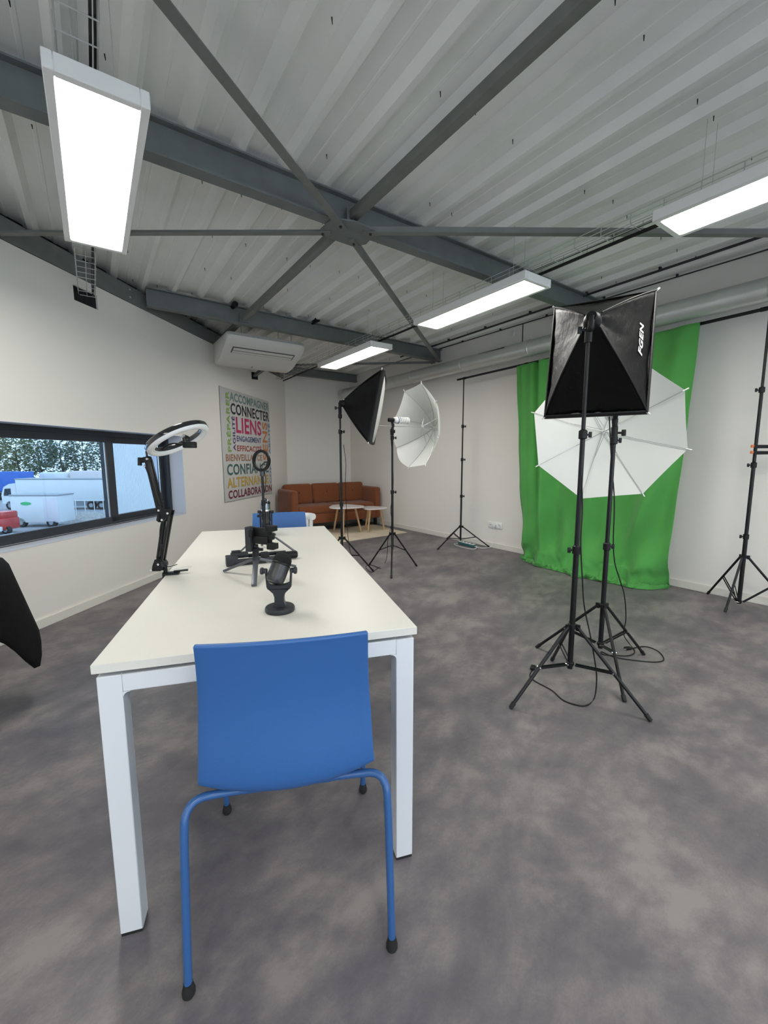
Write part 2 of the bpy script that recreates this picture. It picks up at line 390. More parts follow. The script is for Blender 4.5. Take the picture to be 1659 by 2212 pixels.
b = MB(); b.box(LW((s_beg+s_end)/2, -.004, 2.693), (s_end-s_beg-.1, .008, .146), ROT_L); b.build('web', STEEL, o, world=True, smooth=0)
for z in (2.624, 2.762): MB().box(LW((s_beg+s_end)/2, .034, z), (s_end-s_beg-.1, .065, .008), ROT_L).build('flange', STEEL, o, world=True, smooth=0)
for z in (2.665, 2.73): MB().cyl(LW(1.14, -.008, z), LW(1.14, -.016, z), .009, n=6).build('bolt', GALV, o, world=True)
ND = Vector((1.42, 2.475, 2.615))
def brace(p0, p1, label, w=.045, name='diagonal_brace', h=.03):
    p0, p1 = Vector(p0), Vector(p1); c = (p0+p1)/2
    o = thing(name, label, 'brace', c, 0, 'roof braces'); d = (p1-p0).normalized(); r = d.cross(Vector((0, 0, 1)))
    MB().bar(p0, p1, w, .005).build('flat_leg', BRACE, o, world=True, smooth=0)
    MB().bar(p0+r*(w/2-.0025)+Vector((0, 0, h/2)), p1+r*(w/2-.0025)+Vector((0, 0, h/2)), .005, h).build('upright_leg', BRACE, o, world=True, smooth=0)
    for p in (p0+d*.05, p1-d*.05): MB().cyl(p, p-Vector((0, 0, .012)), .009, n=6).build('bolt', GREYP, o, world=True)
    return o
def toward(p0, p1, k): return Vector(p0)+(Vector(p1)-Vector(p0)).normalized()*k
zb = 2.615
brace(toward(ND, (-.381, 3.72, zb), .10), (-.43, 3.745, zb), 'thin brace running left from the star joint to the window wall', .042)
brace(toward(ND, (3.672, .985, zb), .10), (4.44, .465, zb), 'thin brace running right from the star joint behind the right ceiling lamp', .042)
brace(toward(ND, (.281, 1.619, zb-.004), .04), (-1.3, .42, zb-.004), 'brace rising from the star joint to the top edge beside the left lamp', .048)
brace(toward(ND, (4.22, 4.76, zb-.004), .08), (4.30, 4.81, zb-.004), 'slim brace falling from the star joint past the middle lamp to the duct', .036)
brace((4.30, 4.90, zb), (2.62, 6.25, zb), 'far thin brace behind the third ceiling lamp', .045)
# purlin tube, two lengths
for y0, y1, lab in ((YF+.05, 2.40, 'grey square purlin tube from the star joint to the upper right edge'), (2.50, 4.67, 'grey square purlin tube between the star joint and the second beam'), (4.75, 5.68, 'short grey purlin tube above the air conditioner')):
    o = thing('purlin_tube', lab, 'purlin', (1.42, (y0+y1)/2, 2.68), 0, 'purlin tubes')
    MB().box((1.42, (y0+y1)/2, 2.68), (.052, y1-y0, .055), None, .006, 2).build('tube', BRACE, o, world=True)
    MB().box((1.42, y1-.006, 2.68), (.085, .008, .085)).build('end_plate', STEEL, o, world=True, smooth=0)
g = MB(); gp = [(1.275, 2.388), (1.271, 2.545), (1.34, 2.60), (1.549, 2.606), (1.60, 2.53), (1.58, 2.36), (1.397, 2.341)]
g.extr(gp, (0, 0, 2.619), (0, 0, 1), .008, lambda a, b: Vector((a, b, 0)))
o = tag(g.build('gusset_plate', STEEL, smooth=0), 'grey steel gusset plate joining the star of braces under the big beam', 'plate')
for px, py, lab in ((508, 657, 'left black pipe stub poking out above the second beam'), (686, 690, 'right black pipe stub poking out above the second beam')):
    p = PY(px, py, 4.62); b = MB(); b.cyl(p, p+Vector((0, .32, -.0)), .024, n=14); b.cyl(p+Vector((0, -.004, 0)), p+Vector((0, .02, 0)), .030, n=14)
    tag(b.build('pipe_stub', BLK), lab, 'pipe', 'pipe stubs above the beam')

# ---------------------------------------------------------------- cable trays
def tray(x0, x1, y0, y1, z, h, label, step, cab):
    o = thing('cable_tray', label, 'cable tray', ((x0+x1)/2, (y0+y1)/2, z), 0, 'wire cable trays')
    for x, zz in ((x0, z+h), (x0, z+h/2), (x0, z), ((x0+x1)/2, z), (x1, z), (x1, z+h/2), (x1, z+h)):
        MB().cyl((x, y0, zz), (x, y1, zz), .0024, n=6).build('long_wire', WIREM, o, world=True)
    u = MB().tube([(x0-.003, 0, h), (x0-.003, 0, -.003), (x1+.003, 0, -.003), (x1+.003, 0, h)], .0026, 6, False)
    y = y0+step/2; first = None
    while y < y1:
        if first is None:
            first = MB(); first.v = [v+Vector((0, y, z)) for v in u.v]; first.f = u.f; fo = first.build('cross_wire', WIREM, o, world=True); fy = y
        else:
            c = fo.copy(); COL.objects.link(c); c.parent = o; c.location = (0, y-fy, 0)
        y += step
    for cx, cz, r in cab:
        MB().tube([(cx+random.uniform(-.004, .004), y0+(y1-y0)*k/14, z+cz+random.uniform(-.002, .002)) for k in range(15)], r, 8).build('cable', BLK, o, world=True)
    return o
tray(.0, .108, YF+.1, 4.27, 2.50, .045, 'wire mesh cable tray above the left lamp ending in a slot in the window wall', .10, [(.088, .006, .0045), (.098, .006, .004)])
tray(2.62, 2.76, YF+.1, 7.0, 2.53, .055, 'long wire mesh cable tray above the row of lamps with a thick black cable', .17, [(2.745, -.012, .011), (2.70, .006, .006)])
p0 = PZ(541, 825, 2.46); 
o = thing('pipe_bracket_rail', 'steel rail with refrigerant pipes leaving the wall under the air conditioner', 'rail', p0)
q0 = Vector((2.08, 6.45, 2.44)); q1 = Vector((2.08, 5.60, 2.48))
MB().bar(q0, q1, .045, .03).build('channel', STEEL, o, world=True, smooth=0)
MB().tube([q0+Vector((.01, 0, .03)), q1+Vector((.01, 0, .03))], .014, 8, False).build('pipe', BLK, o, world=True)
MB().box(q0, (.10, .02, .10)).build('wall_plate', BLK, o, world=True)
# thin conduits on the right
for x, z, y0, y1, r, lab in ((4.10, 2.79, YF+.1, 5.5, .011, 'dark conduit running under the roof deck right of the lamps'), (RWX(3)-.012, 2.815, YF+.1, 6.8, .006, 'thin dark cable along the top of the right wall')):
    b = MB().tube([(x if r > .01 else RWX(y0+(y1-y0)*k/8)-.01, y0+(y1-y0)*k/8, z) for k in range(9)], r, 8)
    co = b.build('conduit', GREYP); tag(co, lab, 'conduit')
    for k in range(12):
        yy = y0+.4+k*.65
        if yy < y1: MB().box(((x if r > .01 else RWX(yy)-.008), yy, z+.012), (.03, .015, .03)).build('clip', GREYP, co)

# ---------------------------------------------------------------- ceiling lamps
def lamp(cx, y0, y1, label, z=2.40, w=.30):
    cy = (y0+y1)/2; L = y1-y0
    o = thing('ceiling_lamp', label, 'ceiling lamp', (cx, cy, z), 0, 'white rectangular ceiling lamps')
    b = MB(); t = .030
    b.box((-w/2+t/2, 0, .028), (t, L, .056), None, .003, 1); b.box((w/2-t/2, 0, .028), (t, L, .056), None, .003, 1)
    b.box((0, -L/2+t/2, .028), (w-2*t, t, .056), None, .003, 1); b.box((0, L/2-t/2, .028), (w-2*t, t, .056), None, .003, 1)
    b.box((0, 0, .052), (w-2*t+.01, L-2*t+.01, .006))
    b.build('housing', WHITE, o)
    MB().box((0, 0, .010), (w-2*t+.004, L-2*t+.004, .008)).build('diffuser', PANEL, o)
    for y in (-L*.36, L*.36):
        for x in (-.06, .06): MB().cyl((x, y, .055), (x, y, 2.845-z-.003), .0013, n=6).build('hanger_wire', WIREM, o)
    return o
lamp(.105, 1.78, 3.04, 'bright white rectangular lamp at upper left above the desk', w=.295)
lamp(2.615, 1.92, 3.12, 'bright rectangular lamp in the middle of the row over the near softbox', w=.29)
lamp(2.67, 3.92, 5.22, 'farthest bright rectangular lamp in the row beside the air conditioner', w=.29)
lamp(2.59, -.15, 1.13, 'bright rectangular lamp cut by the right edge of the picture', w=.29)
for cx, cy, lab in ((.105, -.9, 'unseen added lamp in line with the left row, behind the viewer'), (2.6, -1.5, 'unseen added lamp in line with the right row, by the rear windows'), (-1.9, .2, 'unseen added lamp off to the left, near the window wall end'), (-1.9, -1.6, 'unseen added lamp off to the left, by the rear windows')):  # extra out-of-view lamps, added for the room's light level
    lamp(cx, cy-.6, cy+.6, lab, w=.29)

# ---------------------------------------------------------------- air conditioner
def ac():
    o = thing('air_conditioner', 'white under-ceiling air conditioner hanging beneath the second beam', 'air conditioner', (1.75, 5.1, 2.3))
    # section in (y,z): near face high, underside sloping down and away, far back square
    sec = [(4.93, 2.60), (4.90, 2.56), (4.91, 2.525), (4.99, 2.475), (5.32, 2.355), (5.50, 2.335), (5.56, 2.36), (5.56, 2.60)]
    x0, x1 = 1.30, 2.22
    b = MB(); rows = []
    for x, k in ((x0, .90), (x0+.012, .97), (x0+.05, 1), (x1-.05, 1), (x1-.012, .97), (x1, .90)):
        rows.append([Vector((x, 5.22+(y-5.22)*k, 2.47+(z-2.47)*k)) for y, z in sec])
    b.grid([r+[r[0]] for r in rows])
    n = len(sec); b.add(rows[0], [tuple(range(n))]); b.add(rows[-1], [tuple(range(n))])
    b.build('casing', ACW, o, world=True, smooth=50)
    # louvre on the sloping underside
    a, c = Vector((0, 5.02, 2.464)), Vector((0, 5.13, 2.424)); d = (c-a).normalized(); nn = Vector((0, d.z, -d.y)); 
    if nn.z > 0: nn = -nn
    M = Matrix((Vector((1, 0, 0)), d, nn)).transposed()
    mid = (a+c)/2
    MB().box(Vector((1.76, mid.y, mid.z))+nn*.001, (.74, .115, .004), M).build('louvre_slot', mat('ac_shadow_gap', (.07, .07, .07), .7), o, world=True)
    MB().box(Vector((1.76, (mid-d*.022).y, (mid-d*.022).z))+nn*.005, (.715, .046, .006), M, .002, 1).build('louvre', ACW, o, world=True)
    m2 = mid+d*.033; mid0 = mid-d*.020
    MB().box(Vector((1.76, m2.y, m2.z))+nn*.003, (.715, .036, .006), M, .001, 1).build('louvre', ACW, o, world=True)
    e = Vector((2.10, 5.42, 2.342))
    MB().box(Vector((1.72, 5.42, 2.343)), (.02, .04, .006), None, .002, 1).build('receiver', mat('ac_grey', (.3, .3, .3), .4), o, world=True)
    for x in (1.50, 2.1):
        for y in (5.05, 5.48): MB().cyl((x, y, 2.6), (x, y, 2.842), .004, n=6).build('hanger_rod', WIREM, o, world=True)
ac()

# ---------------------------------------------------------------- duct
def duct():
    o = thing('ventilation_duct', 'round galvanised ventilation duct along the top of the right wall', 'duct', (4.2, 3, 2.43))
    p0, p1 = Vector((4.25, YF+.05, 2.43)), Vector((4.04, 7.22, 2.43)); d = (p1-p0).normalized()
    b = MB(); b.cyl(p0, p1, .088, n=32); b.build('pipe', GALV, o, world=True)
    e = MB().lathe([(.088, 0), (.090, .02), (.080, .07), (.05, .10), (0.001, .11)], p1, d, 28); e.build('end_cap', GALV, o, world=True)
    L = (p1-p0).length; k = .55
    while k < L:
        q = p0+d*k; MB().lathe([(.088, -.012), (.0925, -.008), (.0925, .008), (.088, .012)], q, d, 32).build('joint_band', GALV, o, world=True); k += 1.02
    g = thing('duct_grille', 'dark slotted air grille on the side of the round duct', 'grille', (4.07, 3.6, 2.45))
    MB().box((4.072, 3.61, 2.455), (.03, .44, .105), None, .003, 1).build('frame', GALV, g, world=True)
    for i in range(20): MB().box((4.054, 3.42+.38*i/19, 2.455), (.010, .006, .078)).build('slat', GREYP, g, world=True)
    MB().box((4.0555, 3.61, 2.455), (.004, .40, .082)).build('opening', DARK, g, world=True)
duct()
sd = thing('wall_disc', 'small round white disc high on the right wall with a thin conduit', 'detector', (RWX(3.57), 3.57, 2.74))
MB().lathe([(.001, 0), (.030, 0), (.034, .006), (.034, .02)], (RWX(3.57)-.02, 3.57, 2.735), (1, 0, 0), 20).build('body', WHITEP, sd, world=True)
MB().tube([(RWX(3.42)-.006, 3.42, 2.82), (RWX(3.42)-.006, 3.42, 2.60)], .005, 6, False).build('conduit', GREYP, sd, world=True)

# ---------------------------------------------------------------- outlet, power strip
so = thing('wall_socket', 'white triple wall socket low on the right wall', 'socket', (RWX(3.74), 3.74, .31))
xw = RWX(3.74)-.001
MB().box((xw-.005, 3.74, .312), (.010, .235, .082), Matrix.Rotation(R(1.66), 3, 'Z'), .003, 2).build('cover_plate', WHITE, so, world=True)
for k, y in enumerate((3.665, 3.74, 3.815)):
    s_ = MB().lathe([(.001, .004), (.020, .004), (.022, .0), (.026, 0), (.026, .005)], (xw-.0155, y, .312), (1, 0, 0), 20).build('socket_well', WHITEP, so, world=True)
    MB().box((xw-.0160, y, .312), (.002, .02, .004)).build('pin_holes', GREYP, s_, world=True)
sp = PZ(1008, 1179); sp.z = 0
ps = thing('power_strip', 'teal and white power strip on the floor under the backdrop stand', 'power strip', sp)
a_ = PZ(992, 1176); b_ = PZ(1024, 1184); dd = (b_-a_).normalized(); ML = Matrix((dd, Vector((-dd.y, dd.x, 0)), Vector((0, 0, 1)))).transposed()
MB().box(sp+Vector((0, 0, .02)), (.30, .055, .038), ML, .006, 2).build('body', TEAL, ps, world=True)
MB().box(sp+Vector((0, 0, .042)), (.29, .046, .008), ML, .003, 1).build('top', WHITE, ps, world=True)
for k in range(4): MB().cyl(sp+dd*(-.10+.066*k)+Vector((0, 0, .0455)), sp+dd*(-.10+.066*k)+Vector((0, 0, .0475)), .018, n=16).build('outlet', GREYP, ps, world=True)
e0 = sp+dd*.15+Vector((0, 0, .02))
pts = [e0, e0+dd*.05, e0+dd*.02+Vector((-.10, -.05, -.014)), sp+Vector((-.13, 0, -.0)), a_+Vector((-.06, .04, 0)), a_+Vector((.03, .05, 0))]
pts = [Vector((p.x, p.y, max(p.z, .005))) for p in pts]
pts2 = [e0, e0+Vector((.03, -.06, -.014)), Vector((4.25, 3.80, .006)), Vector((4.33, 3.75, .03)), Vector((4.36, 3.74, .16)), Vector((RWX(3.74)-.03, 3.74, .30))]
wc = MB().tube(pts, .004, 6); wc.build('cable', WHITEP, ps, world=True)
cb = MB().tube(pts2, .004, 6); cb.box((RWX(3.74)-.028, 3.74, .31), (.028, .035, .035), None, .006, 2); cb.build('plug_cable', WHITEP, ps, world=True)

# ---------------------------------------------------------------- poster
def poster():
    s0, s1, z0, z1 = 2.635, 4.165, .637, 2.130
    o = thing('word_poster', 'large grey-white poster of colourful French words beside the window', 'poster', LW((s0+s1)/2, 0, z0))
    MB().box(LW((s0+s1)/2, -.0105, (z0+z1)/2), (s1-s0, .012, z1-z0), ROT_L, .002, 1).build('board', mat('poster_board', (.58, .58, .57), .35, coat=.2), o, world=True)
    MB().box(LW((s0+s1)/2, -.003, (z0+z1)/2), (s1-s0+.008, .004, z1-z0+.008), ROT_L).build('edge_trim', mat('poster_edge', (.25, .25, .24), .4), o, world=True)
    words = [('PR\u00c9PARER', 1, .070, .145, .445, .980, (.24, .42, .08)), ('ACCOMPAGNER', 0, .155, .985, .900, .978, (.16, .27, .27)),
        ('CONNECTER', 0, .162, .985, .783, .884, (.015, .02, .02)), ('LIENS', 0, .248, .778, .620, .768, (.50, .025, .13)),
        ('AGILIT\u00c9', 1, .167, .227, .456, .766, (.06, .04, .15)), ('ENGAGEMENT', 0, .250, .768, .544, .596, (.07, .085, .22)),
        ('EFFICACIT\u00c9', 0, .250, .770, .453, .520, (.42, .06, .04)), ('SENS', 1, .803, .925, .366, .768, (.60, .20, .05)),
        ('COMPTABILIT\u00c9', 1, .938, .994, .113, .762, (.13, .24, .42)), ('BIENVEILLANCE', 0, .040, .772, .362, .424, (.36, .19, .10)),
        ('CONFIANCE', 0, .050, .927, .235, .336, (.045, .13, .13)), ('ALTERNANCE', 0, .046, .912, .120, .213, (.58, .37, .06)),
        ('COLLABORATION', 0, .055, .990, .022, .098, (.16, .012, .03))]
    shadow = mat('poster_print_shadow', (.38, .38, .38), .5)
    for txt, rot, u0, u1, v0, v1, c in words:
        cu = bpy.data.curves.new('t', 'FONT'); cu.body = txt; cu.offset = .022; cu.resolution_u = 3; cu.space_character = 1.06
        to = bpy.data.objects.new('t', cu); COL.objects.link(to); dg = bpy.context.evaluated_depsgraph_get()
        me = bpy.data.meshes.new_from_object(to.evaluated_get(dg)); bpy.data.objects.remove(to)
        V = [(v.co.x, v.co.y) for v in me.vertices]; F = [tuple(p.vertices) for p in me.polygons]
        if rot: V = [(-y, x) for x, y in V]
        ax, bx = min(a for a, _ in V), max(a for a, _ in V); ay, by = min(b for _, b in V), max(b for _, b in V)
        for off, ds, dz, mm, nm in ((-.0180, 0, 0, mat('ink_'+txt[:4].lower(), c, .5), 'printed_word'), (-.0172, -.008, -.007, shadow, 'printed_shadow')):
            q = MB(); q.add([LW(s0+(s1-s0)*(u0+(u1-u0)*(a-ax)/(bx-ax))+ds, off, z0+(z1-z0)*(v0+(v1-v0)*(b-ay)/(by-ay))+dz) for a, b in V], F)
            q.build(nm, mm, o, world=True, smooth=0)
poster()

# ================================================================ OUTSIDE (storey below)
GZ = -4.6
EF = Vector((math.sin(YW), math.cos(YW), 0)); ER = Vector((EF.y, -EF.x, 0)); ROT_E = Matrix((ER, EF, Vector((0, 0, 1)))).transposed()
def OUT(px, D, z=GZ): # lateral offset of a photographed column at distance D
    return ER*((px-CXP)/FPX*D*1.0)+EF*D*math.cos(PT)+Vector((0, 0, z))
asph = mat('yard_asphalt', (.30, .31, .33), .9, nscale=.6, namt=.12)
yd = MB().box((-20, 60, GZ-.1), (200, 150, .2)); 
yo = yd.build('ground', asph, smooth=0); struct(yo)
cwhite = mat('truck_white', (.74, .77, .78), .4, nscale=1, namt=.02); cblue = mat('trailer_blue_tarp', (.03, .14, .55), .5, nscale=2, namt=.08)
cglass = mat('dark_windscreen', (.03, .04, .05), .1); ctyre = mat('tyre_rubber', (.02, .02, .02), .8); cgrey = mat('truck_grey', (.30, .33, .36), .5)
def obox(o, name, m, cx, D, z0, z1, wx, wy, bev=.05, dx=0, dy=0):
    c = OUT(cx, D, (z0+z1)/2)+ER*dx+EF*dy
    return MB().box(c, (wx, wy, z1-z0), ROT_E, bev, 2).build(name, m, o, world=True)
def wheels(o, cx, D, xs, r=.5, dy=-1.0):
    for x in xs:
        c = OUT(cx, D, GZ+r)+ER*x+EF*dy
        w_ = MB().cyl(c-EF*.15, c+EF*.15, r, n=20).build('wheel', ctyre, o, world=True)
        MB().cyl(c-EF*.17, c-EF*.10, r*.5, n=16).build('hub', cgrey, w_, world=True)
# long white box truck (cab on the left)
t = thing('box_truck', 'long white box truck with its cab to the left across the yard', 'truck', OUT(150, 50))
obox(t, 'cargo_box', cwhite, 155, 50, -3.55, -1.0, 10.6, 2.4)
obox(t, 'roof_edge', cgrey, 155, 50, -1.12, -.98, 10.7, 2.46, .02)
cbm = MB(); sec = [(-7.05, -3.9), (-7.10, -2.9), (-6.75, -1.95), (-6.1, -1.6), (-5.35, -1.5), (-5.35, -3.9)]
cbm.extr(sec, OUT(155, 50, 0)-EF*1.15, EF, 2.3, lambda a, b: ER*a+Vector((0, 0, b))); cbm.build('cab', cwhite, t, world=True)
wsm = MB(); wsm.extr([(-6.80, -2.95), (-6.62, -2.15), (-5.95, -2.10), (-5.95, -2.95)], OUT(155, 50, 0)-EF*1.19, EF, .05, lambda a, b: ER*a+Vector((0, 0, b))); wsm.build('side_window', cglass, t, world=True)
obox(t, 'chassis', cgrey, 155, 50, -4.2, -3.55, 11, 1.6); wheels(t, 155, 50, (-6.2, -1, 3.2, 4.4))
# blue trailer
t = thing('blue_trailer', 'blue tarpaulin trailer parked behind the white truck at the window edge', 'trailer', OUT(-20, 62))
obox(t, 'tarpaulin_body', cblue, -20, 62, -3.35, -.55, 11.9, 2.5); obox(t, 'chassis', cgrey, -20, 62, -3.9, -3.4, 11.5, 1.6); wheels(t, -20, 62, (1.0, 2.4, 3.8))
# two pale vehicles behind
t = thing('white_van', 'pale van roof showing above the long white truck', 'van', OUT(130, 66)); obox(t, 'body', cwhite, 130, 66, -3.9, -.75, 3.9, 2.0, .25); obox(t, 'windscreen', cglass, 130, 66, -2.4, -1.5, .1, 1.6, .02, -1.93); wheels(t, 130, 66, (-1.2, 1.2))
t = thing('pink_white_trailer', 'pinkish white trailer top behind the right end of the truck', 'trailer', OUT(200, 67)); obox(t, 'body', mat('trailer_pinkish', (.72, .66, .66), .5), 200, 67, -3.7, -.6, 4.4, 2.4); obox(t, 'chassis', cgrey, 200, 67, -4.1, -3.7, 4.2, 1.6); wheels(t, 200, 67, (-1, 1))
# white cube van with a green oval
t = thing('delivery_van', 'white cube van with a green oval emblem nearer the window', 'van', OUT(95, 37))
obox(t, 'cargo_box', cwhite, 95, 37, -4.2, -1.85, 4.1, 1.9, .06); obox(t, 'roof_rail', cgrey, 95, 37, -1.9, -1.78, 4.2, 2.0, .03)
gm = MB(); c = OUT(78, 37, -2.55)-EF*.97; n_ = 28
gm.extr([(.46*math.cos(2*PI*k/n_), .15*math.sin(2*PI*k/n_)) for k in range(n_)], c, EF, .02, lambda a, b: ER*a+Vector((0, 0, b))); gm.build('oval_emblem', mat('emblem_green', (.04, .50, .20), .4), t, world=True)
obox(t, 'pale_end_panel', mat('pink_white_panel', (.72, .68, .72), .5), 95, 37, -4.1, -2.05, 1.25, 1.94, .03, 1.42, -.01); wheels(t, 95, 37, (-1.3, 1.3), .4, -.8)
# red car from behind
t = thing('red_car', 'red hatchback seen from behind at the lower left of the window', 'car', OUT(24, 34))
obox(t, 'body', mat('car_red', (.50, .04, .035), .3, coat=.5), 20, 34, -4.3, -3.35, 1.7, 1.6, .15, 0, -.8); obox(t, 'roof', MATS['car_red'], 20, 34, -3.45, -2.85, 1.5, 1.4, .15, 0, -.7); obox(t, 'rear_window', cglass, 20, 34, -3.25, -2.90, 1.2, .05, .01, 0, -1.02)
obox(t, 'number_plate', WHITE, 20, 34, -3.75, -3.58, .6, .04, .005, 0, -1.83); obox(t, 'bumper', cwhite, 20, 34, -4.3, -3.95, 1.72, .2, .05, 0, -1.75); wheels(t, 20, 34, (-.75, .75), .3, -1.2)
# pallets of white boxes beneath
for k, (px, z1, lab) in enumerate(((22, -4.0, 'white crate in front of the red car'), (60, -4.1, 'white crate left of the cube van foot'))):
    t = thing('white_crate', lab, 'crate', OUT(px, 27), 0, 'white crates'); obox(t, 'body', cwhite, px, 27, GZ, z1+.35, .9, .8, .03); obox(t, 'lid', cgrey, px, 27, z1+.35, z1+.40, .94, .84, .01)
# railing, grass, gravel
t = thing('yard_railing', 'low white metal railing in front of the long truck', 'railing', OUT(190, 44))
obox(t, 'top_rail', cwhite, 195, 44, -3.12, -3.06, 7.0, .06, .01)
for k in range(8): obox(t, 'post', cwhite, 195, 44, GZ, -3.08, .06, .06, .01, -3.4+k*.97)
gh = MB(); c = OUT(190, 40.3, GZ); n = 26; P = [[c+ER*(-2.4+4.8*i/(n-1))+EF*(-1.6+3.2*j/9)+Vector((0, 0, .75*math.sin(PI*i/(n-1))*math.sin(PI*j/9)*(1+.3*noise.noise(Vector((i*.5, j*.6, 0)))))) for j in range(10)] for i in range(n)]
gh.grid(P); tag(gh.build('gravel_heap', mat('gravel_grey', (.36, .35, .34), .9, nscale=6, namt=.3)), 'low grey gravel heap beyond the cube van', 'gravel', kind='stuff')
tag(MB().box(OUT(222, 33, GZ+.03), (3.6, 3.0, .06), ROT_E).build('grass_strip', mat('grass_green', (.13, .24, .07), .9, nscale=8, namt=.3)), 'strip of green grass by the white building', 'grass', kind='stuff')
# large white building on the right
t = thing('white_building', 'pale blue-white corrugated building filling the right window pane', 'building', OUT(330, 42))
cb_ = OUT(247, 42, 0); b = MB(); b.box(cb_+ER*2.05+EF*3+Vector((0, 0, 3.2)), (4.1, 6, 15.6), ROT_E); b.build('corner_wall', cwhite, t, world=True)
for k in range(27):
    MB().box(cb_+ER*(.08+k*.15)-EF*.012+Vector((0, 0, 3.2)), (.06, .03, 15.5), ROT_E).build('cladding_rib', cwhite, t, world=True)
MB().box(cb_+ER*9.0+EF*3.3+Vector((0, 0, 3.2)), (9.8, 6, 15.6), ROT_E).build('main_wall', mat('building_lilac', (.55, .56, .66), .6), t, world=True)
MB().box(cb_+ER*2.05-EF*.02+Vector((0, 0, GZ+.12)), (4.2, .1, .24), ROT_E).build('plinth', cgrey, t, world=True)
# trees
leafm = [mat('leaf_dark', (.075, .115, .075), .7), mat('leaf_mid', (.12, .15, .06), .7), mat('leaf_autumn', (.22, .20, .07), .7)]
bark = mat('tree_bark', (.11, .085, .06), .9)
labs = ['%s tree behind the trucks at the %s of the window' % (a, b) for a, b in (('autumn-tinted', 'far left'), ('yellowing', 'left edge'), ('greenish', 'left middle'), ('dark', 'middle'), ('dense dark', 'right middle'), ('dark thin', 'right'), ('bare-twigged', 'mullion side'))]
for i, px in enumerate((-45, 5, 52, 98, 145, 192, 236)):
    rnd = random.Random(i); D = 74+(i%2)*8; base_ = OUT(px, D)
    t = thing('yard_tree', labs[i], 'tree', base_, 0, 'trees behind the trucks')
    MB().tube([base_, base_+Vector((.1, 0, 3)), base_+Vector((-.2, .1, 6)), base_+Vector((0, 0, 9))], [.22, .18, .12, .05], 8).build('trunk', bark, t, world=True)
    lv = MB(); nl = 3200 if i < 5 else 2200
    for k in range(nl):
        while True:
            v = Vector((rnd.uniform(-1, 1), rnd.uniform(-1, 1), rnd.uniform(-1, 1)))
            if v.length < 1: break
        c = base_+Vector((0, 0, 6.2))+Vector((v.x*3.1, v.y*2.4, v.z*4.6))
        if noise.noise(c*.75) < -.16: continue
        a = Vector((rnd.gauss(0, 1), rnd.gauss(0, 1), rnd.gauss(0, 1))).normalized(); q = frame_from(a); s_ = rnd.uniform(.10, .26)
        lv.add([c+q@Vector((-s_, 0, 0)), c+q@Vector((0, -s_*.6, 0)), c+q@Vector((s_, 0, .03)), c+q@Vector((0, s_*.6, 0))], [(0, 1, 2, 3)])
    o = lv.build('foliage', leafm[2 if i < 2 else (1 if i == 2 else 0)], t, world=True, smooth=0); o['kind'] = 'stuff'

# ================================================================ TABLE
TD = Vector((.317, .9484, 0)); TX = Vector((.9484, -.317, 0)); T_O = Vector((-.042, 1.133, 0))
TYAW = math.atan2(-.317, .9484)
tb = thing('desk_table', 'long white desk table with square legs in front of the viewer', 'table', T_O, TYAW)
TW, TL = .80, 1.865
MB().box((TW/2, TL/2, .7235), (TW, TL, .023), None, .0015, 1).build('tabletop', WMEL, tb)
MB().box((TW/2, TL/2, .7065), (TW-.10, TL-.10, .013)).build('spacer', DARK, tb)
i_ = .007; lw = .052
for x in (i_+lw/2, TW-i_-lw/2):
    for y in (i_+lw/2, TL-i_-lw/2):
        l_ = MB().box((x, y, .3545), (lw, lw, .692), None, .002, 1).build('leg', WTBL, tb)
        MB().box((x, y, .004), (lw-.004, lw-.004, .008)).build('foot_pad', RUB, l_)
rz0, rz1 = .657, .7005
def rail(x0, y0, x1, y1): 
    MB().box(((x0+x1)/2, (y0+y1)/2, (rz0+rz1)/2), (x1-x0, y1-y0, rz1-rz0), None, .002, 1).build('rail', WTBL, tb)
q_ = i_+lw+.0002
rail(q_, i_+.0006, TW-q_, i_+.036); rail(q_, TL-i_-.036, TW-q_, TL-i_-.0006); rail(i_+.0006, q_, i_+.036, TL-q_); rail(TW-i_-.036, q_, TW-i_-.0006, TL-q_)
for x, sx in ((i_+lw, 1), (TW-i_-lw, -1)):
    pl = [(x, rz0)]+[(x+sx*(.016-.016*math.sin(a)), rz0-.016+.016*math.cos(a)) for a in [PI/2*k/5 for k in range(6)]]
    MB().extr(pl, (0, i_, 0), (0, 1, 0), .036, lambda a, c: Vector((a, 0, c))).build('corner_weld', WTBL, tb)

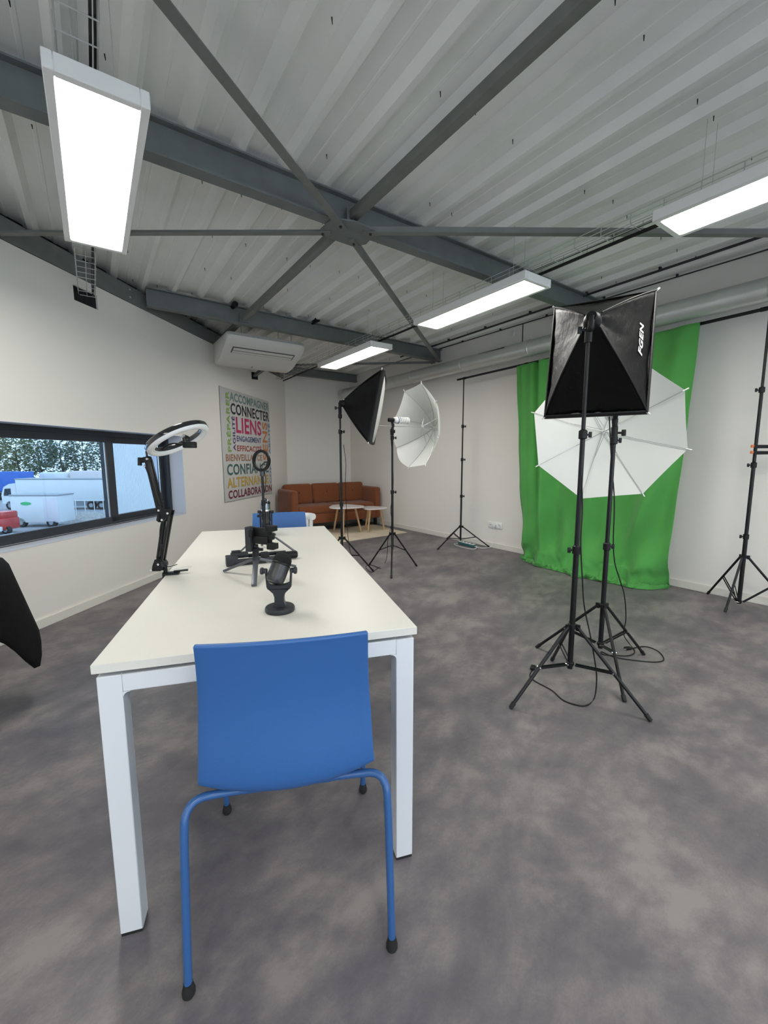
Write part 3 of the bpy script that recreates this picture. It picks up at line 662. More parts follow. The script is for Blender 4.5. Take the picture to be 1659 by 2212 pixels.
# ================================================================ CHAIRS
def chair(name, label, shell_m, tube_m, loc, rz, group='desk chairs'):
    o = thing(name, label, 'chair', loc, rz, group)
    # shell profile (y,z,halfwidth,edge lift y,edge lift z)
    pr_ = [(.235, .425, .185, 0, 0), (.225, .442, .195, 0, .002), (.19, .452, .203, 0, .005), (.10, .450, .208, 0, .012), (0, .441, .210, 0, .018), (-.09, .433, .210, .002, .024), (-.15, .428, .208, .006, .030),
           (-.185, .432, .206, .014, .034), (-.208, .448, .204, .022, .024), (-.219, .475, .202, .028, .010), (-.219, .53, .199, .028, 0), (-.214, .60, .196, .026, 0), (-.216, .67, .191, .022, 0), (-.228, .74, .187, .018, 0), (-.243, .80, .184, .014, 0), (-.250, .822, .183, .013, 0)]
    pr_ = [(a, b_-0*.01, c, d, e) for a, b_, c, d, e in pr_]
    cv = catmull([Vector((p[0], p[1], p[2])) for p in pr_], 3); ce = catmull([Vector((p[3], p[4], 0)) for p in pr_], 3)
    P = []; nx = 17
    for i in range(nx):
        u = -1+2*i/(nx-1); row = []
        for a, e in zip(cv, ce): row.append(Vector((u*a.z, a.x+e.x*u*u, a.y+e.y*abs(u)**2.2)))
        P.append(row)
    sh = MB().grid(P).build('shell', shell_m, o, smooth=60, solid=.011)
    md = sh.modifiers.new('round', 'BEVEL'); md.width = .004; md.segments = 2; md.limit_method = 'ANGLE'
    r = .0095
    for sx in (-1, 1):
        for sy, yf in ((-1, -.250), (1, .252)):
            yt = -.165 if sy < 0 else .165
            pts = [(sx*.235, yf, .028), (sx*.2335, yf*.93, .22), (sx*.232, yf*.86+0, .375), (sx*.227, yt*1.22, .415), (sx*.208, yt*1.12, .428 if sy < 0 else .432), (sx*.17, yt*1.04, .424 if sy < 0 else .432), (sx*.10, yt, .420 if sy < 0 else .430)]
            l_ = MB().tube(pts, r, 10).build('leg', tube_m, o)
            MB().lathe([(.001, 0), (.011, 0), (.0145, .006), (.0145, .014), (.011, .028), (.0105, .034)], (sx*.235, yf, 0), (0, 0, 1), 16).build('foot_glide', RUB, l_)
    for yt, z in ((-.165, .419), (.165, .430)):
        MB().tube([(-.10, yt, z), (.10, yt, z)], r, 10, False).build('cross_tube', tube_m, o)
    MB().tube([(-.12, -.165, .419), (-.12, .165, .430)], r*.8, 8, False).build('side_tube', tube_m, o); MB().tube([(.12, -.165, .419), (.12, .165, .430)], r*.8, 8, False).build('side_tube', tube_m, o)
    return o
chair('blue_chair', 'nearest blue plastic chair with blue tube legs pushed up to the desk', BLUE, BLUET, (.404, 1.05, 0), -R(23.5))
BLUE2 = BLUE
# far chair faces the viewer: back top at about (1.0,2.95)-(1.3,2.85)
c2 = Vector((1.05, 2.70, 0))
chair('blue_chair', 'blue plastic chair behind the far end of the desk', BLUE2, BLUET, (.995, 2.665, 0), PI-R(19))
# white chair with rolled top rail behind
def white_chair():
    o = thing('white_chair', 'white chair with a rolled top rail behind the far blue chair', 'chair', (1.275, 3.275, 0), PI-R(19), 'desk chairs')
    MB().box((0, 0, .44), (.46, .44, .03), None, .014, 3).build('seat', WHITEP, o)
    P = [[Vector((x, -.215-.03*(1-(x/.22)**2), z)) for z in (.45, .55, .63, .70)] for x in [-.20+.04*k for k in range(11)]]
    MB().grid(P).build('backrest', WHITEP, o, solid=.012)
    MB().tube([(-.235, -.17, .700), (-.20, -.225, .700), (-.1, -.25, .700), (0, -.256, .700), (.1, -.25, .700), (.20, -.225, .700), (.235, -.17, .700)], .030, 12).build('top_rail', WHITEP, o)
    for sx in (-1, 1):
        MB().tube([(sx*.222, -.20, .69), (sx*.215, -.21, .45), (sx*.22, -.24, .02)], .016, 10).build('leg', WHITEP, o)
        MB().tube([(sx*.20, .19, .43), (sx*.22, .22, .02)], .016, 10, False).build('leg', WHITEP, o)
white_chair()

# ================================================================ LIGHT STANDS
def stand(name, label, cat, c, feet, zc, zh, secs, knobs, group, rfoot=.36, tilt=None):
    """c centre, feet floor points, zc spreader collar, zh lower hub, secs [(z0,z1,r)], knobs [(z, side, kind)]"""
    c = Vector((c[0], c[1], 0)); o = thing(name, label, cat, c, 0, group)
    up = lambda z: Vector((0, 0, z))
    for z0, z1, r in secs: MB().cyl(up(z0), up(z1), r, n=14).build('tube_section', BLKM, o)
    b = MB().lathe([(.013, 0), (.021, .002), (.021, .022), (.013, .026)], up(zc-.013), (0, 0, 1), 16); b.build('collar', BLK, o)
    b = MB().lathe([(.012, 0), (.019, .002), (.019, .018), (.012, .022)], up(zh-.010), (0, 0, 1), 16); b.build('hub', BLK, o)
    for f_ in feet:
        f_ = Vector((f_[0], f_[1], 0))-c; d = f_.normalized(); top = d*.028+up(zc-.004); bot = Vector((f_.x, f_.y, .011))
        l_ = MB().tube([top, bot], .0085, 10, False).build('leg', BLKM, o)
        dd = (bot-top).normalized(); MB().cyl(bot-dd*.02, bot+dd*.010, .0115, .010, 12).build('rubber_foot', RUB, l_)
        MB().box(top, (.02, .012, .03), frame_from((0, 0, 1), d)).build('hinge', BLK, l_)
        # stays from hub to leg
        m = top+(bot-top)*(.52); q = d*.024+up(zh); sd_ = d.cross(Vector((0, 0, 1)))*.008
        MB().bar(q+sd_, m+sd_, .003, .010).build('stay', BLKM, o, smooth=0); MB().bar(q-sd_, m-sd_, .003, .010).build('stay', BLKM, o, smooth=0)
        MB().cyl(m+sd_*1.5, m-sd_*1.5, .004, n=8).build('rivet', CHROME, o); MB().cyl(q+sd_*1.5, q-sd_*1.5, .004, n=8).build('rivet', CHROME, o)
    for z, az in knobs:
        k = MB().lathe([(.012, -.022), (.0195, -.018), (.0195, .018), (.012, .024)], up(z), (0, 0, 1), 16); ko = k.build('lock_collar', BLK, o)
        d = Vector((math.sin(R(az)), math.cos(R(az)), 0)); g = MB().cyl(up(z)+d*.015, up(z)+d*.034, .005, n=8); g.bar(up(z)+d*.036-Vector((0, 0, .014)), up(z)+d*.036+Vector((0, 0, .014)), .008, .016, up=d, bev=.003); g.build('knob', BLK, ko)
    return o
RIGHTAZ = 124.5
Z0 = lambda x, y: tuple(PZ(x, y))[:2]
S1 = (1.928, 1.132); S2 = (2.347, 1.199); S3 = (2.599, 3.624); S4 = (2.035, 3.722); S5 = (4.165, 4.165); S6 = (4.235, 1.075)
stand('light_stand', 'black tripod light stand nearest the viewer carrying the black softbox', 'light stand', S1, [Z0(1105, 1530), Z0(1402, 1557), Z0(1193, 1428)], .366, .165,
      [(.14, .755, .0135), (.75, 1.315, .0115), (1.31, 1.80, .0095)], [(.755, 305), (1.315, 120)], 'black tripod light stands')
stand('light_stand', 'black tripod light stand behind the softbox one carrying the large white umbrella', 'light stand', S2, [Z0(1161, 1400), Z0(1389, 1415), Z0(1347.7, 1515.3)], .365, .135,
      [(.11, .71, .0135), (.705, 1.30, .0115), (1.29, 1.335, .009)], [(.71, 120), (1.30, 120)], 'black tripod light stands')
stand('light_stand', 'black tripod light stand in the middle carrying the small-looking far umbrella', 'light stand', S3, [Z0(797.8, 1221.8), Z0(899.4, 1223.5), Z0(845.4, 1249.3)], .401, .264,
      [(.23, .85, .0130), (.84, 1.40, .0110), (1.39, 1.485, .0090)], [(.85, 124), (1.42, 124)], 'black tripod light stands')
f4a = Vector(PZ(806.2, 1235.3)); cc = Vector((S4[0], S4[1], 0)); v4 = f4a-cc; feet4 = [tuple(cc+Matrix.Rotation(R(a), 3, 'Z')@v4)[:2] for a in (0, 120, 240)]
stand('light_stand', 'black tripod light stand behind the desk edge carrying the far softbox', 'light stand', S4, feet4, .40, .22,
      [(.19, .745, .0130), (.74, 1.47, .0110), (1.46, 1.745, .0090)], [(.745, 20), (1.47, 124), (1.62, 200)], 'black tripod light stands')
stand('backdrop_stand', 'slim black tripod stand holding the left end of the backdrop bar', 'backdrop stand', S5, [Z0(946.2, 1187.4), (4.355, 3.815), (4.30, 4.58)], .262, .085,
      [(.06, .684, .0125), (.68, 1.187, .0110), (1.18, 1.66, .0095), (1.65, 2.25, .0080)], [(.684, 124), (1.187, 124), (1.635, 124)], 'backdrop stands')
st6 = stand('backdrop_stand', 'black tripod stand at the right picture edge holding the backdrop bar', 'backdrop stand', S6, [(4.415, 1.34), Z0(1567, 1322), (4.38, .76)], .419, .045,
      [(.03, .60, .0150), (.59, 1.13, .0130), (1.12, 1.70, .0115), (1.69, 2.30, .0095)], [(.58, 320), (1.146, 320), (1.716, 320)], 'backdrop stands')
for z, lab in ((1.292, 'upper black spring clamp with an orange tip on the right stand'), (1.245, 'lower black spring clamp with an orange tip on the right stand')):
    o = thing('spring_clamp', lab, 'clamp', (S6[0], S6[1], z), 0, 'spring clamps')
    d = Vector((math.sin(R(RIGHTAZ)), math.cos(R(RIGHTAZ)), 0)); p = Vector((S6[0]-.018, S6[1]-.014, z))
    MB().bar(p-d*.03, p+d*.13, .014, .020, bev=.004).build('arm', BLK, o, world=True); MB().bar(p-d*.03+Vector((-.01, -.01, -.012)), p+d*.13+Vector((-.01, -.01, -.01)), .010, .012, bev=.003).build('arm', BLK, o, world=True)
    MB().bar(p-d*.047, p-d*.028, .016, .022, bev=.004).build('tip', ORANGE, o, world=True)

# backdrop bar
B0, B1 = Vector((4.150, 4.27, 2.262)), Vector((4.235, .98, 2.312))
o = thing('backdrop_bar', 'black crossbar holding up the green cloth', 'bar', (B0+B1)/2)
MB().tube([B0, B1], .0135, 12, False).build('tube', BLKM, o, world=True)
for t_ in (.04, .33, .66, .96): q = B0.lerp(B1, t_); d = (B1-B0).normalized(); MB().cyl(q-d*.02, q+d*.02, .0165, n=14).build('joint', BLK, o, world=True)

# ================================================================ GREEN CLOTH
def cloth():
    nu, nv = 200, 150; P = []
    bot = [(3.36, 4.40), (3.12, 4.19), (2.97, 4.14), (2.66, 4.07), (2.40, 4.045), (2.12, 4.055), (1.90, 4.11), (1.70, 4.20), (1.62, 4.36)]
    bY = [b_[0] for b_ in bot][::-1]; bX = [b_[1] for b_ in bot][::-1]
    for i in range(nu):
        u = i/(nu-1); row = []
        yt = 3.295+(1.498-3.295)*u; zt = 2.262+(2.300-2.262)*u+.016; xt = 4.175+.03*u
        yb = 3.13+(1.60-3.13)*u
        xf = float(np.interp(yb, bY, bX))
        for j in range(nv):
            v = 1-(1-j/(nv-1))**1.7
            if v < .03: # over the bar
                a = v/.03*PI*.6; row.append(Vector((xt+.018*math.cos(a+PI*.05)*1, yt, zt-.018+.018*math.sin(a+.15*PI)))); continue
            w = (v-.03)/.97
            k = min(w/.92, 1.0); kf = max(0, (w-.92)/.08)
            z = zt+(.016-zt)*k; y = yt+(yb-yt)*(k**1.3)
            sweep = max(0, (.60-z)/.60)**2.2; x = xt-.022+(xf-xt)*sweep
            sw = .25+.75*k
            fold = .055*math.sin(u*17+1.2+.9*math.sin(k*2.2))*sw*(.35+.65*math.sin(u*5.3+.6)**2)+.026*math.sin(u*39+k*3+2*noise.noise(Vector((u*3, k*2, 1))))*sw
            fold += .070*noise.noise(Vector((u*4, k*1.4, 5)))*sw+.016*noise.noise(Vector((u*13, k*5, 0)))
            fold += .055*math.exp(-((u-.150-.03*k)/.018)**2)*(1-.55*k)-.040*math.exp(-((u-.185-.03*k)/.022)**2)*(1-.5*k)
            fold -= .030*math.exp(-((u-.045)/.02)**2)
            lowk = max(0, k-.5)/.5
            fold += .030*math.sin((u*2.0+k*1.9)*10+2*noise.noise(Vector((u*2, k*2, 7))))*lowk
            fold -= .060*math.exp(-((u-.70+(k-1)*.45)/.035)**2)*lowk-.050*math.exp(-((u-.79+(k-1)*.40)/.045)**2)*lowk
            fold -= .035*math.exp(-((u-.30+(1-k)*.30)/.04)**2)*lowk
            near = max(0, 1-z/.22)
            cr = noise.noise(Vector((u*13+k*6, k*13, 9))); cr2 = noise.noise(Vector((u*30-k*9, k*24, 3)))
            x += fold*(1-.55*near)-.01+(.060*cr+.030*cr2)*near
            z += (.090*abs(cr)+.050*abs(cr2))*near*(1-k**8)
            z += (.060*math.exp(-((u-.74)/.10)**2)+.045*math.exp(-((u-.20)/.07)**2))*math.exp(-((k-.965)/.02)**2)
            if kf > 0:
                c3 = noise.noise(Vector((u*22+kf*1.5, kf*2.6, 4))); c4 = noise.noise(Vector((u*48, kf*5, 8)))
                x -= .060*math.sin(kf*PI*.5)*(1+1.1*cr)+.02*c3; z = .016+(.060*abs(c3)+.040*abs(c4)+.012)*math.sin(min(1, kf*1.1)*PI)-.012*kf
                x += .04*max(0, kf-.6)
            row.append(Vector((min(x, RWX(y)-.03), y, max(z, .004))))
        P.append(row)
    o = MB().grid(P).build('green_cloth', GREEN, smooth=180, solid=.0015)
    tag(o, 'bright green backdrop cloth hanging from the bar and pooling on the floor', 'backdrop')
cloth()

# ================================================================ SOFTBOXES
def basis(yaw, pit, rol=0):
    f_ = Vector((math.sin(yaw)*math.cos(pit), math.cos(yaw)*math.cos(pit), math.sin(pit)))
    s_ = Vector((math.cos(yaw), -math.sin(yaw), 0)); u_ = s_.cross(f_)
    return f_, s_*math.cos(rol)+u_*math.sin(rol), -s_*math.sin(rol)+u_*math.cos(rol)
def softbox(label, apex, yaw, pit, rol, w, h, D, standtop, lettering):
    A0 = Vector(apex); f_, s_, u_ = basis(yaw, pit, rol); o = thing('softbox', label, 'softbox', A0, 0, 'black softboxes')
    def W(x, y, z): return A0+s_*x+u_*y+f_*z
    r0 = .034; cor = [(-1, 1), (1, 1), (1, -1), (-1, -1)]
    def pt(cx, cy, k):  # along a corner rod, bowed outward
        bow = .013*math.sin(k*PI)
        x = cx*(r0+(w/2-r0)*k+bow); y = cy*(r0+(h/2-r0)*k+bow); return x, y, .02+(D-.02)*k
    for q in range(4):
        c0, c1 = cor[q], cor[(q+1) % 4]; P = []
        for i in range(21):
            t = i/20; row = []
            for j in range(19):
                k = j/18; a = pt(*c0, k); b_ = pt(*c1, k)
                x = a[0]+(b_[0]-a[0])*t; y = a[1]+(b_[1]-a[1])*t; z = a[2]
                sag = math.sin(t*PI)*(.010+.016*math.sin(k*PI)); nx, ny = ((c0[0]+c1[0])/2, (c0[1]+c1[1])/2)
                wr = .012*noise.noise(Vector((t*5+q*7, k*3, 1.5)))*math.sin(t*PI)+(.005*math.sin((t-.5)*38/(.25+k))*math.sin(t*PI)*k*(.5+noise.noise(Vector((t*3, k*2, q)))) if q != 1 else .004*noise.noise(Vector((t*11, k*1.5, 4)))*math.sin(t*PI)*max(0, t-.55)*2)
                x -= nx*(sag-wr); y -= ny*(sag-wr); z += wr*.3
                row.append(W(x, y, z))
            P.append(row)
        MB().grid(P).build('side_panel', BLKF, o, world=True, smooth=180, solid=.001)
    # rim band
    P = []
    for cx, cy in cor+[cor[0]]:
        P.append([W(cx*(w/2-.004), cy*(h/2-.004), D-.010), W(cx*(w/2+.006), cy*(h/2+.006), D+.012), W(cx*(w/2+.002), cy*(h/2+.002), D+.034), W(cx*(w/2-.012), cy*(h/2-.012), D+.036)])
    MB().grid(P).build('rim_band', BLKV, o, world=True, smooth=50, solid=.004)
    P = []
    for i in range(13):
        row = []
        for j in range(17):
            x = -1+2*i/12; y = -1+2*j/16; row.append(W(x*(w/2-.006), y*(h/2-.006), D+.026+.030*(1-x*x)**.6*(1-y*y)**.6 if abs(x) < 1 and abs(y) < 1 else D+.026))
        P.append(row)
    MB().grid(P).build('front_diffuser', DIFF, o, world=True, smooth=180)
    for cx, cy in cor:
        pp = [W(*pt(cx, cy, k/8)) for k in range(9)]; MB().tube([p+(s_*cx+u_*cy)*.003 for p in pp], .0035, 6).build('corner_rod', BLKV, o, world=True)
        e = W(cx*w/2, cy*h/2, D+.004); MB().tube([e, e+(s_*cx+u_*cy)*.014], .005, 8, False).build('rod_tip', WHITEP, o, world=True)
    MB().lathe([(.001, -.03), (.022, -.03), (.028, -.012), (.036, .0), (.040, .03), (.03, .04)], A0, f_, 24).build('lamp_head', BLK, o, world=True)
    # swivel down to the stand
    T_ = Vector(standtop); e = A0-f_*.025
    MB().tube([e, e+Vector((0, 0, -.05)), T_+Vector((0, 0, .0))], .014, 10).build('swivel_arm', BLK, o, world=True)
    MB().cyl(T_+Vector((0, 0, -.055)), T_+Vector((0, 0, .012)), .0165, n=14).build('spigot_clamp', BLK, o, world=True)
    kd = Vector((-CA[0], -CA[1], 0)); kb = MB().cyl(T_, T_+kd*.04, .006, n=8); kb.bar(T_+kd*.042-Vector((0, 0, .016)), T_+kd*.042+Vector((0, 0, .016)), .01, .02, up=kd, bev=.003); kb.build('tilt_knob', BLK, o, world=True)
    if lettering:
        cu = bpy.data.curves.new('t', 'FONT'); cu.body = 'FGEN'; cu.offset = .035; cu.resolution_u = 3; cu.shear = .25; cu.space_character = 1.1
        to = bpy.data.objects.new('t', cu); COL.objects.link(to); dg = bpy.context.evaluated_depsgraph_get()
        me = bpy.data.meshes.new_from_object(to.evaluated_get(dg)); bpy.data.objects.remove(to)
        V = [(v.co.x, v.co.y) for v in me.vertices]; F = [tuple(p.vertices) for p in me.polygons]
        ax, bx = min(a for a, _ in V), max(a for a, _ in V); ay, by = min(b for _, b in V), max(b for _, b in V)
        # right side panel: runs from lower end up, near the rim
        c0, c1 = cor[1], cor[2]
        def S(t, k):
            a = pt(*c0, k); b_ = pt(*c1, k); x = a[0]+(b_[0]-a[0])*t; y = a[1]+(b_[1]-a[1])*t
            sag = math.sin(t*PI)*(.010+.016*math.sin(k*PI)); wr = .012*noise.noise(Vector((t*5+7, k*3, 1.5)))*math.sin(t*PI)
            return W(x-(sag-wr)+.004, y, a[2]+wr*.3-.002)
        q = MB(); q.add([S(.53-.31*(a-ax)/(bx-ax), .905-.085*(b-ay)/(by-ay)) if False else S(.60-.31*(a-ax)/(bx-ax), .735+.095*(1-(b-ay)/(by-ay))) for a, b in V], F)
        q.build('lettering', mat('white_print', (.75, .75, .72), .5), o, world=True, smooth=0)
    return o
SB1 = softbox('large black softbox seen from behind in front of the green cloth', (1.938, 1.126, 1.84), R(65.777), R(-13.294), R(-.18), .491, .643, .393, (S1[0], S1[1], 1.79), True)
SB2 = softbox('black softbox seen edge-on above the brown sofa', (2.050, 3.700, 1.745), R(126), R(-11), R(0), .50, .66, .335, (S4[0], S4[1], 1.70), False)

# ================================================================ UMBRELLAS
def umbrella(label, hub, yaw, pit, rol, Rr, sg, tail, phase, droop=()):
    hub = Vector(hub); f_, s_, u_ = basis(yaw, pit, rol); o = thing('photo_umbrella', label, 'umbrella', hub, 0, 'white photo umbrellas')
    def W(rr, ang, z): return hub+(s_*math.sin(ang)+u_*math.cos(ang))*rr+f_*z
    def prof(k): return Rr*k, -sg*(k**1.75)   # radius, depth behind the hub
    for g in range(8):
        a0, a1 = phase+g*PI/4, phase+(g+1)*PI/4; P = []
        for i in range(11):
            t = i/10; row = []
            for j in range(13):
                k = j/12; r_, z_ = prof(k)
                p0, p1 = W(r_, a0, z_), W(r_, a1, z_); p = p0.lerp(p1, t)
                p = p-f_*(-.012*math.sin(t*PI)*k) if True else p
                if g in droop: p = p+Vector((0, 0, -.03*math.sin(t*PI)*k))+f_*(-.05*math.sin(t*PI)*k)
                row.append(p)
            P.append(row)
        MB().grid(P).build('canopy_panel', UMB, o, world=True, smooth=180)
    for g in range(8):
        a = phase+g*PI/4; pts = [W(*((lambda q: (q[0], a, q[1]-.006))(prof(k/6)))) for k in range(7)]
        rb = MB().tube(pts, .0018, 6).build('rib', UMBR, o, world=True)
        r_, z_ = prof(1.0); MB().tube([W(r_-.012, a, z_), W(r_+.020, a, z_-.006)], .0038, 8, False).build('rib_tip', WHITEP, rb, world=True)
        r2, z2 = prof(.42); MB().tube([W(r2, a, z2-.006), hub-f_*.155+(W(.012, a, 0)-hub)], .0015, 6, False).build('stretcher', UMBR, o, world=True)
    MB().tube([hub+f_*.015, hub-f_*tail], .0042, 10, False).build('shaft', UMBR, o, world=True)
    MB().lathe([(.010, -.015), (.013, -.01), (.013, .01), (.006, .014)], hub, f_, 16).build('crown', WHITEP, o, world=True)
    MB().lathe([(.008, -.012), (.012, -.008), (.012, .012), (.008, .016)], hub-f_*.155, f_, 16).build('runner', WHITEP, o, world=True)
    MB().cyl(hub+f_*.012, hub+f_*.030, .0048, n=10).build('shaft_tip', WHITEP, o, world=True)
    return o
umbrella('large white shoot-through umbrella half hidden by the near softbox', (2.869, 1.541, 1.383), R(55.509), R(.586), R(6.761), .46, .19, .66, R(22.5))
_f3 = basis(R(97), 0)[0]; HUB3 = Vector((S3[0], S3[1], 1.545))+_f3*.525
umbrella('white umbrella seen from the side in front of the bare wall', HUB3, R(97), R(0.5), R(5.6), .455, .250, .68, R(22.5), (4, 5))
def lamp_holder(label, st, ztop, axis, bulb_off, shaft_z):
    a = Vector(axis).normalized(); c = Vector((st[0], st[1], ztop)); o = thing('umbrella_lamp', label, 'lamp', c, 0, 'bulb lamps on umbrella stands')
    MB().cyl(c+Vector((0, 0, -.10)), c+Vector((0, 0, -.035)), .017, n=14).build('spigot_clamp', BLK, o, world=True)
    side = a.cross(Vector((0, 0, 1)))
    k = MB().cyl(c+Vector((0, 0, -.065)), c+Vector((0, 0, -.065))+side*.045, .006, n=8); k.bar(c+side*.045+Vector((0, 0, -.082)), c+side*.045+Vector((0, 0, -.048)), .010, .022, up=side, bev=.004); k.build('clamp_knob', BLK, o, world=True)
    h = c+Vector((0, 0, bulb_off))
    MB().tube([c+Vector((0, 0, -.04)), c+Vector((0, 0, 0.0))+a*.008, c+Vector((0, 0, bulb_off*.5)), h-a*.012], [.014, .016, .013, .014], 10).build('bracket', BLK, o, world=True)
    MB().lathe([(.012, -.048), (.021, -.045), (.021, .012), (.019, .018)], h, a, 20).build('bulb_socket', BLK, o, world=True)
    bb = MB().lathe([(.019, .018), (.026, .022), (.034, .040), (.036, .055), (.036, .062)], h, a, 24).build('bulb_base', BULB, o, world=True)
    MB().lathe([(.0362, .058), (.0368, .060), (.0368, .066), (.0362, .068)], h, a, 24).build('blue_band', mat('blue_band', (.05, .10, .30), .4), bb, world=True)
    MB().lathe([(.036, .066), (.036, .075), (.030, .082), (.001, .084)], h, a, 24).build('bulb_collar', BULB, o, world=True)
    M = frame_from(a); pts = []
    n = 5*14
    for i in range(n+1):
        t = i/n; pts.append(h+a*(.095+.105*t)+M@Vector((.027*math.cos(2*PI*5*t), .027*math.sin(2*PI*5*t), 0)))
    pts = [h+a*.078+M@Vector((.012, 0, 0)), h+a*.088+M@Vector((.02, 0, 0))]+pts+[h+a*.205]
    MB().tube(pts, .0078, 8, smooth=False).build('spiral_bulb', BULB, o, world=True)
    return o
fa = basis(R(55.509), R(.586))[0]; fb = basis(R(97), R(0.5))[0]
LH1 = lamp_holder('black lamp holder with a white bulb at the large umbrella near the softbox', S2, 1.405, fa, .045, 1.40)
LH2 = lamp_holder('black lamp holder with a white spiral bulb inside the far umbrella', S3, 1.548, fb, .055, 1.54)

# ================================================================ CORDS ON THE NEAR STANDS
def depth_pts(px, d0, d1, kfloor):
    out = []
    for i, (x, y) in enumerate(px):
        if i >= kfloor: p = PZ(x, y, .004)
        else: p = PD(x, y, d0+(d1-d0)*(i/max(1, kfloor-1))**2)
        out.append(p)
    return out
def dep(p): return float((np.array(p)-CO)@CC)
def plug(p, d, o):
    d = Vector(d).normalized(); M = frame_from(d, (0, 0, 1))
    MB().box(Vector(p)+d*.02+Vector((0, 0, .006)), (.014, .028, .045), M, .005, 2).build('plug', BLK, o, world=True)
    b = MB()
    for s_ in (-.0095, .0095): q = Vector(p)+d*.04+M@Vector((0, s_, 0))+Vector((0, 0, .006)); b.cyl(q, q+d*.018, .0022, n=8)
    b.build('pins', CHROME, o, world=True)
def cord(o, px, d0, kfloor, plugdir):
    fp = PZ(*px[kfloor], .004); pts = depth_pts(px, d0, dep(fp), kfloor)
    o = MB().tube(pts, .0032, 6, sub=6).build('cord', BLK, o, world=True)
    if plugdir is not None: plug(pts[-1], (pts[-1]-pts[-2]), o)
d1 = dep(Vector((S1[0], S1[1], 1.0)))
cord(SB1, [(1262, 890), (1255, 960), (1256, 1020), (1258, 1100), (1254.5, 1170), (1258, 1250), (1262, 1309), (1275, 1372), (1286, 1435), (1288.7, 1470), (1284, 1508), (1268.5, 1523), (1247.5, 1523.4), (1216, 1512), (1192, 1491), (1157, 1472), (1144.6, 1459.5), (1150, 1447)], d1-.03, 10, 1)
d2 = dep(Vector((S2[0], S2[1], 1.0)))
cord(LH1, [(1316, 900), (1321, 1000), (1327, 1080), (1325, 1170), (1328, 1215), (1338, 1250), (1349, 1288), (1352, 1337), (1347, 1369), (1359, 1390), (1371, 1407), (1359, 1416), (1331, 1416), (1303, 1414), (1300, 1408), (1330, 1420), (1384, 1428), (1418, 1430), (1434, 1424.6), (1422, 1407), (1394, 1396.7), (1362, 1401)], d2-.03, 9, 1)
d3 = dep(Vector((S3[0], S3[1], 1.0)))
cord(LH2, [(843, 927), (846, 970), (849, 1010), (849, 1060), (844, 1100), (846, 1130), (838, 1165), (837, 1190), (832, 1215), (815, 1228), (802, 1236), (790, 1225), (800, 1220), (822, 1228)], d3-.02, 8, None)
d4 = dep(Vector((S4[0], S4[1], 1.0)))
cord(SB2, [(742, 960), (747, 1000), (746, 1040), (748, 1090), (751, 1150), (755, 1185), (760, 1200), (764, 1208)], d4-.02, 7, None)

# ================================================================ SOFA
def sofa():
    X0, X1, Yf, Yb = 2.53, 4.235, 6.25, 6.93
    o = thing('sofa', 'rust brown fabric sofa with buttoned back in the far corner', 'sofa', ((X0+X1)/2, (Yf+Yb)/2, 0))
    def B(name, x0, x1, y0, y1, z0, z1, bev, m=RUST, rot=None): return MB().box(((x0+x1)/2, (y0+y1)/2, (z0+z1)/2), (x1-x0, y1-y0, z1-z0), rot, bev, 4).build(name, m, o, world=True, smooth=60)
    B('base', X0+.08, X1-.08, Yf+.03, Yb-.04, .14, .30, .02)
    a = .115
    B('armrest', X0, X0+a, Yf, Yb-.03, .14, .70, .045); B('armrest', X1-a, X1, Yf, Yb-.03, .14, .70, .045)
    B('seat_cushion', X0+a+.005, (X0+X1)/2-.003, Yf+.02, Yb-.16, .295, .435, .045); B('seat_cushion', (X0+X1)/2+.003, X1-a-.005, Yf+.02, Yb-.16, .295, .435, .045)
    W3 = (X1-X0-2*a+.10)/3
    B('back_frame', X0+a-.04, X1-a+.04, Yb-.09, Yb-.01, .28, .74, .04)
    rt = Matrix.Rotation(R(-8), 3, 'X')
    for k in range(3):
        x0 = X0+a-.05+W3*k; c = MB().box((x0+W3/2, Yb-.14, .595), (W3-.004, .13, .36), rt, .05, 4).build('back_cushion', RUST, o, world=True, smooth=60)
        MB().lathe([(.001, 0), (.011, .002), (.013, .006), (.010, .010)], (x0+W3/2, Yb-.213, .63), (0, -1, -.14), 14).build('button', RUSTD, c, world=True)
    for x in (X0+.08, X1-.08):
        for y in (Yf+.08, Yb-.1): MB().box((x, y, .079), (.04, .05, .128)).build('leg', BLK, o, world=True)
    MB().box(((X0+X1)/2, Yf+.08, .045), (X1-X0-.2, .03, .02)).build('leg_rail', BLK, o, world=True)
sofa()
# rug
def rug():
    P = []; c = [Vector((2.55, 5.24, 0)), Vector((4.14, 5.35, 0)), Vector((4.14, 6.42, 0)), Vector((2.62, 6.40, 0))]
    n, m = 60, 44
    for i in range(n):
        row = []
        for j in range(m):
            u, v = i/(n-1), j/(m-1); p = c[0].lerp(c[1], u).lerp(c[3].lerp(c[2], u), v)
            if j == 0 or i == n-1: p += Vector((noise.noise(Vector((0, v*30, 1)))*.006, noise.noise(Vector((u*30, 0, 2)))*.008, 0))
            row.append(Vector((p.x, p.y, .008+.002*noise.noise(Vector((u*14, v*5, 0)))+(.012*math.exp(-((u-.45)/.03)**2)*math.exp(-(v/.05)**2)))))
        P.append(row)
    b = MB().grid(P); b.grid([[Vector((q.x, q.y, .002)) for q in (r[0], r[-1])] for r in P])
    for r in (P[0], P[-1]): b.grid([[q, Vector((q.x, q.y, .002))] for q in r])
    b.grid([[r[0], Vector((r[0].x, r[0].y, .002))] for r in P])
    tag(b.build('cream_rug', RUG, smooth=60), 'cream pile rug under the two coffee tables', 'rug')
rug()
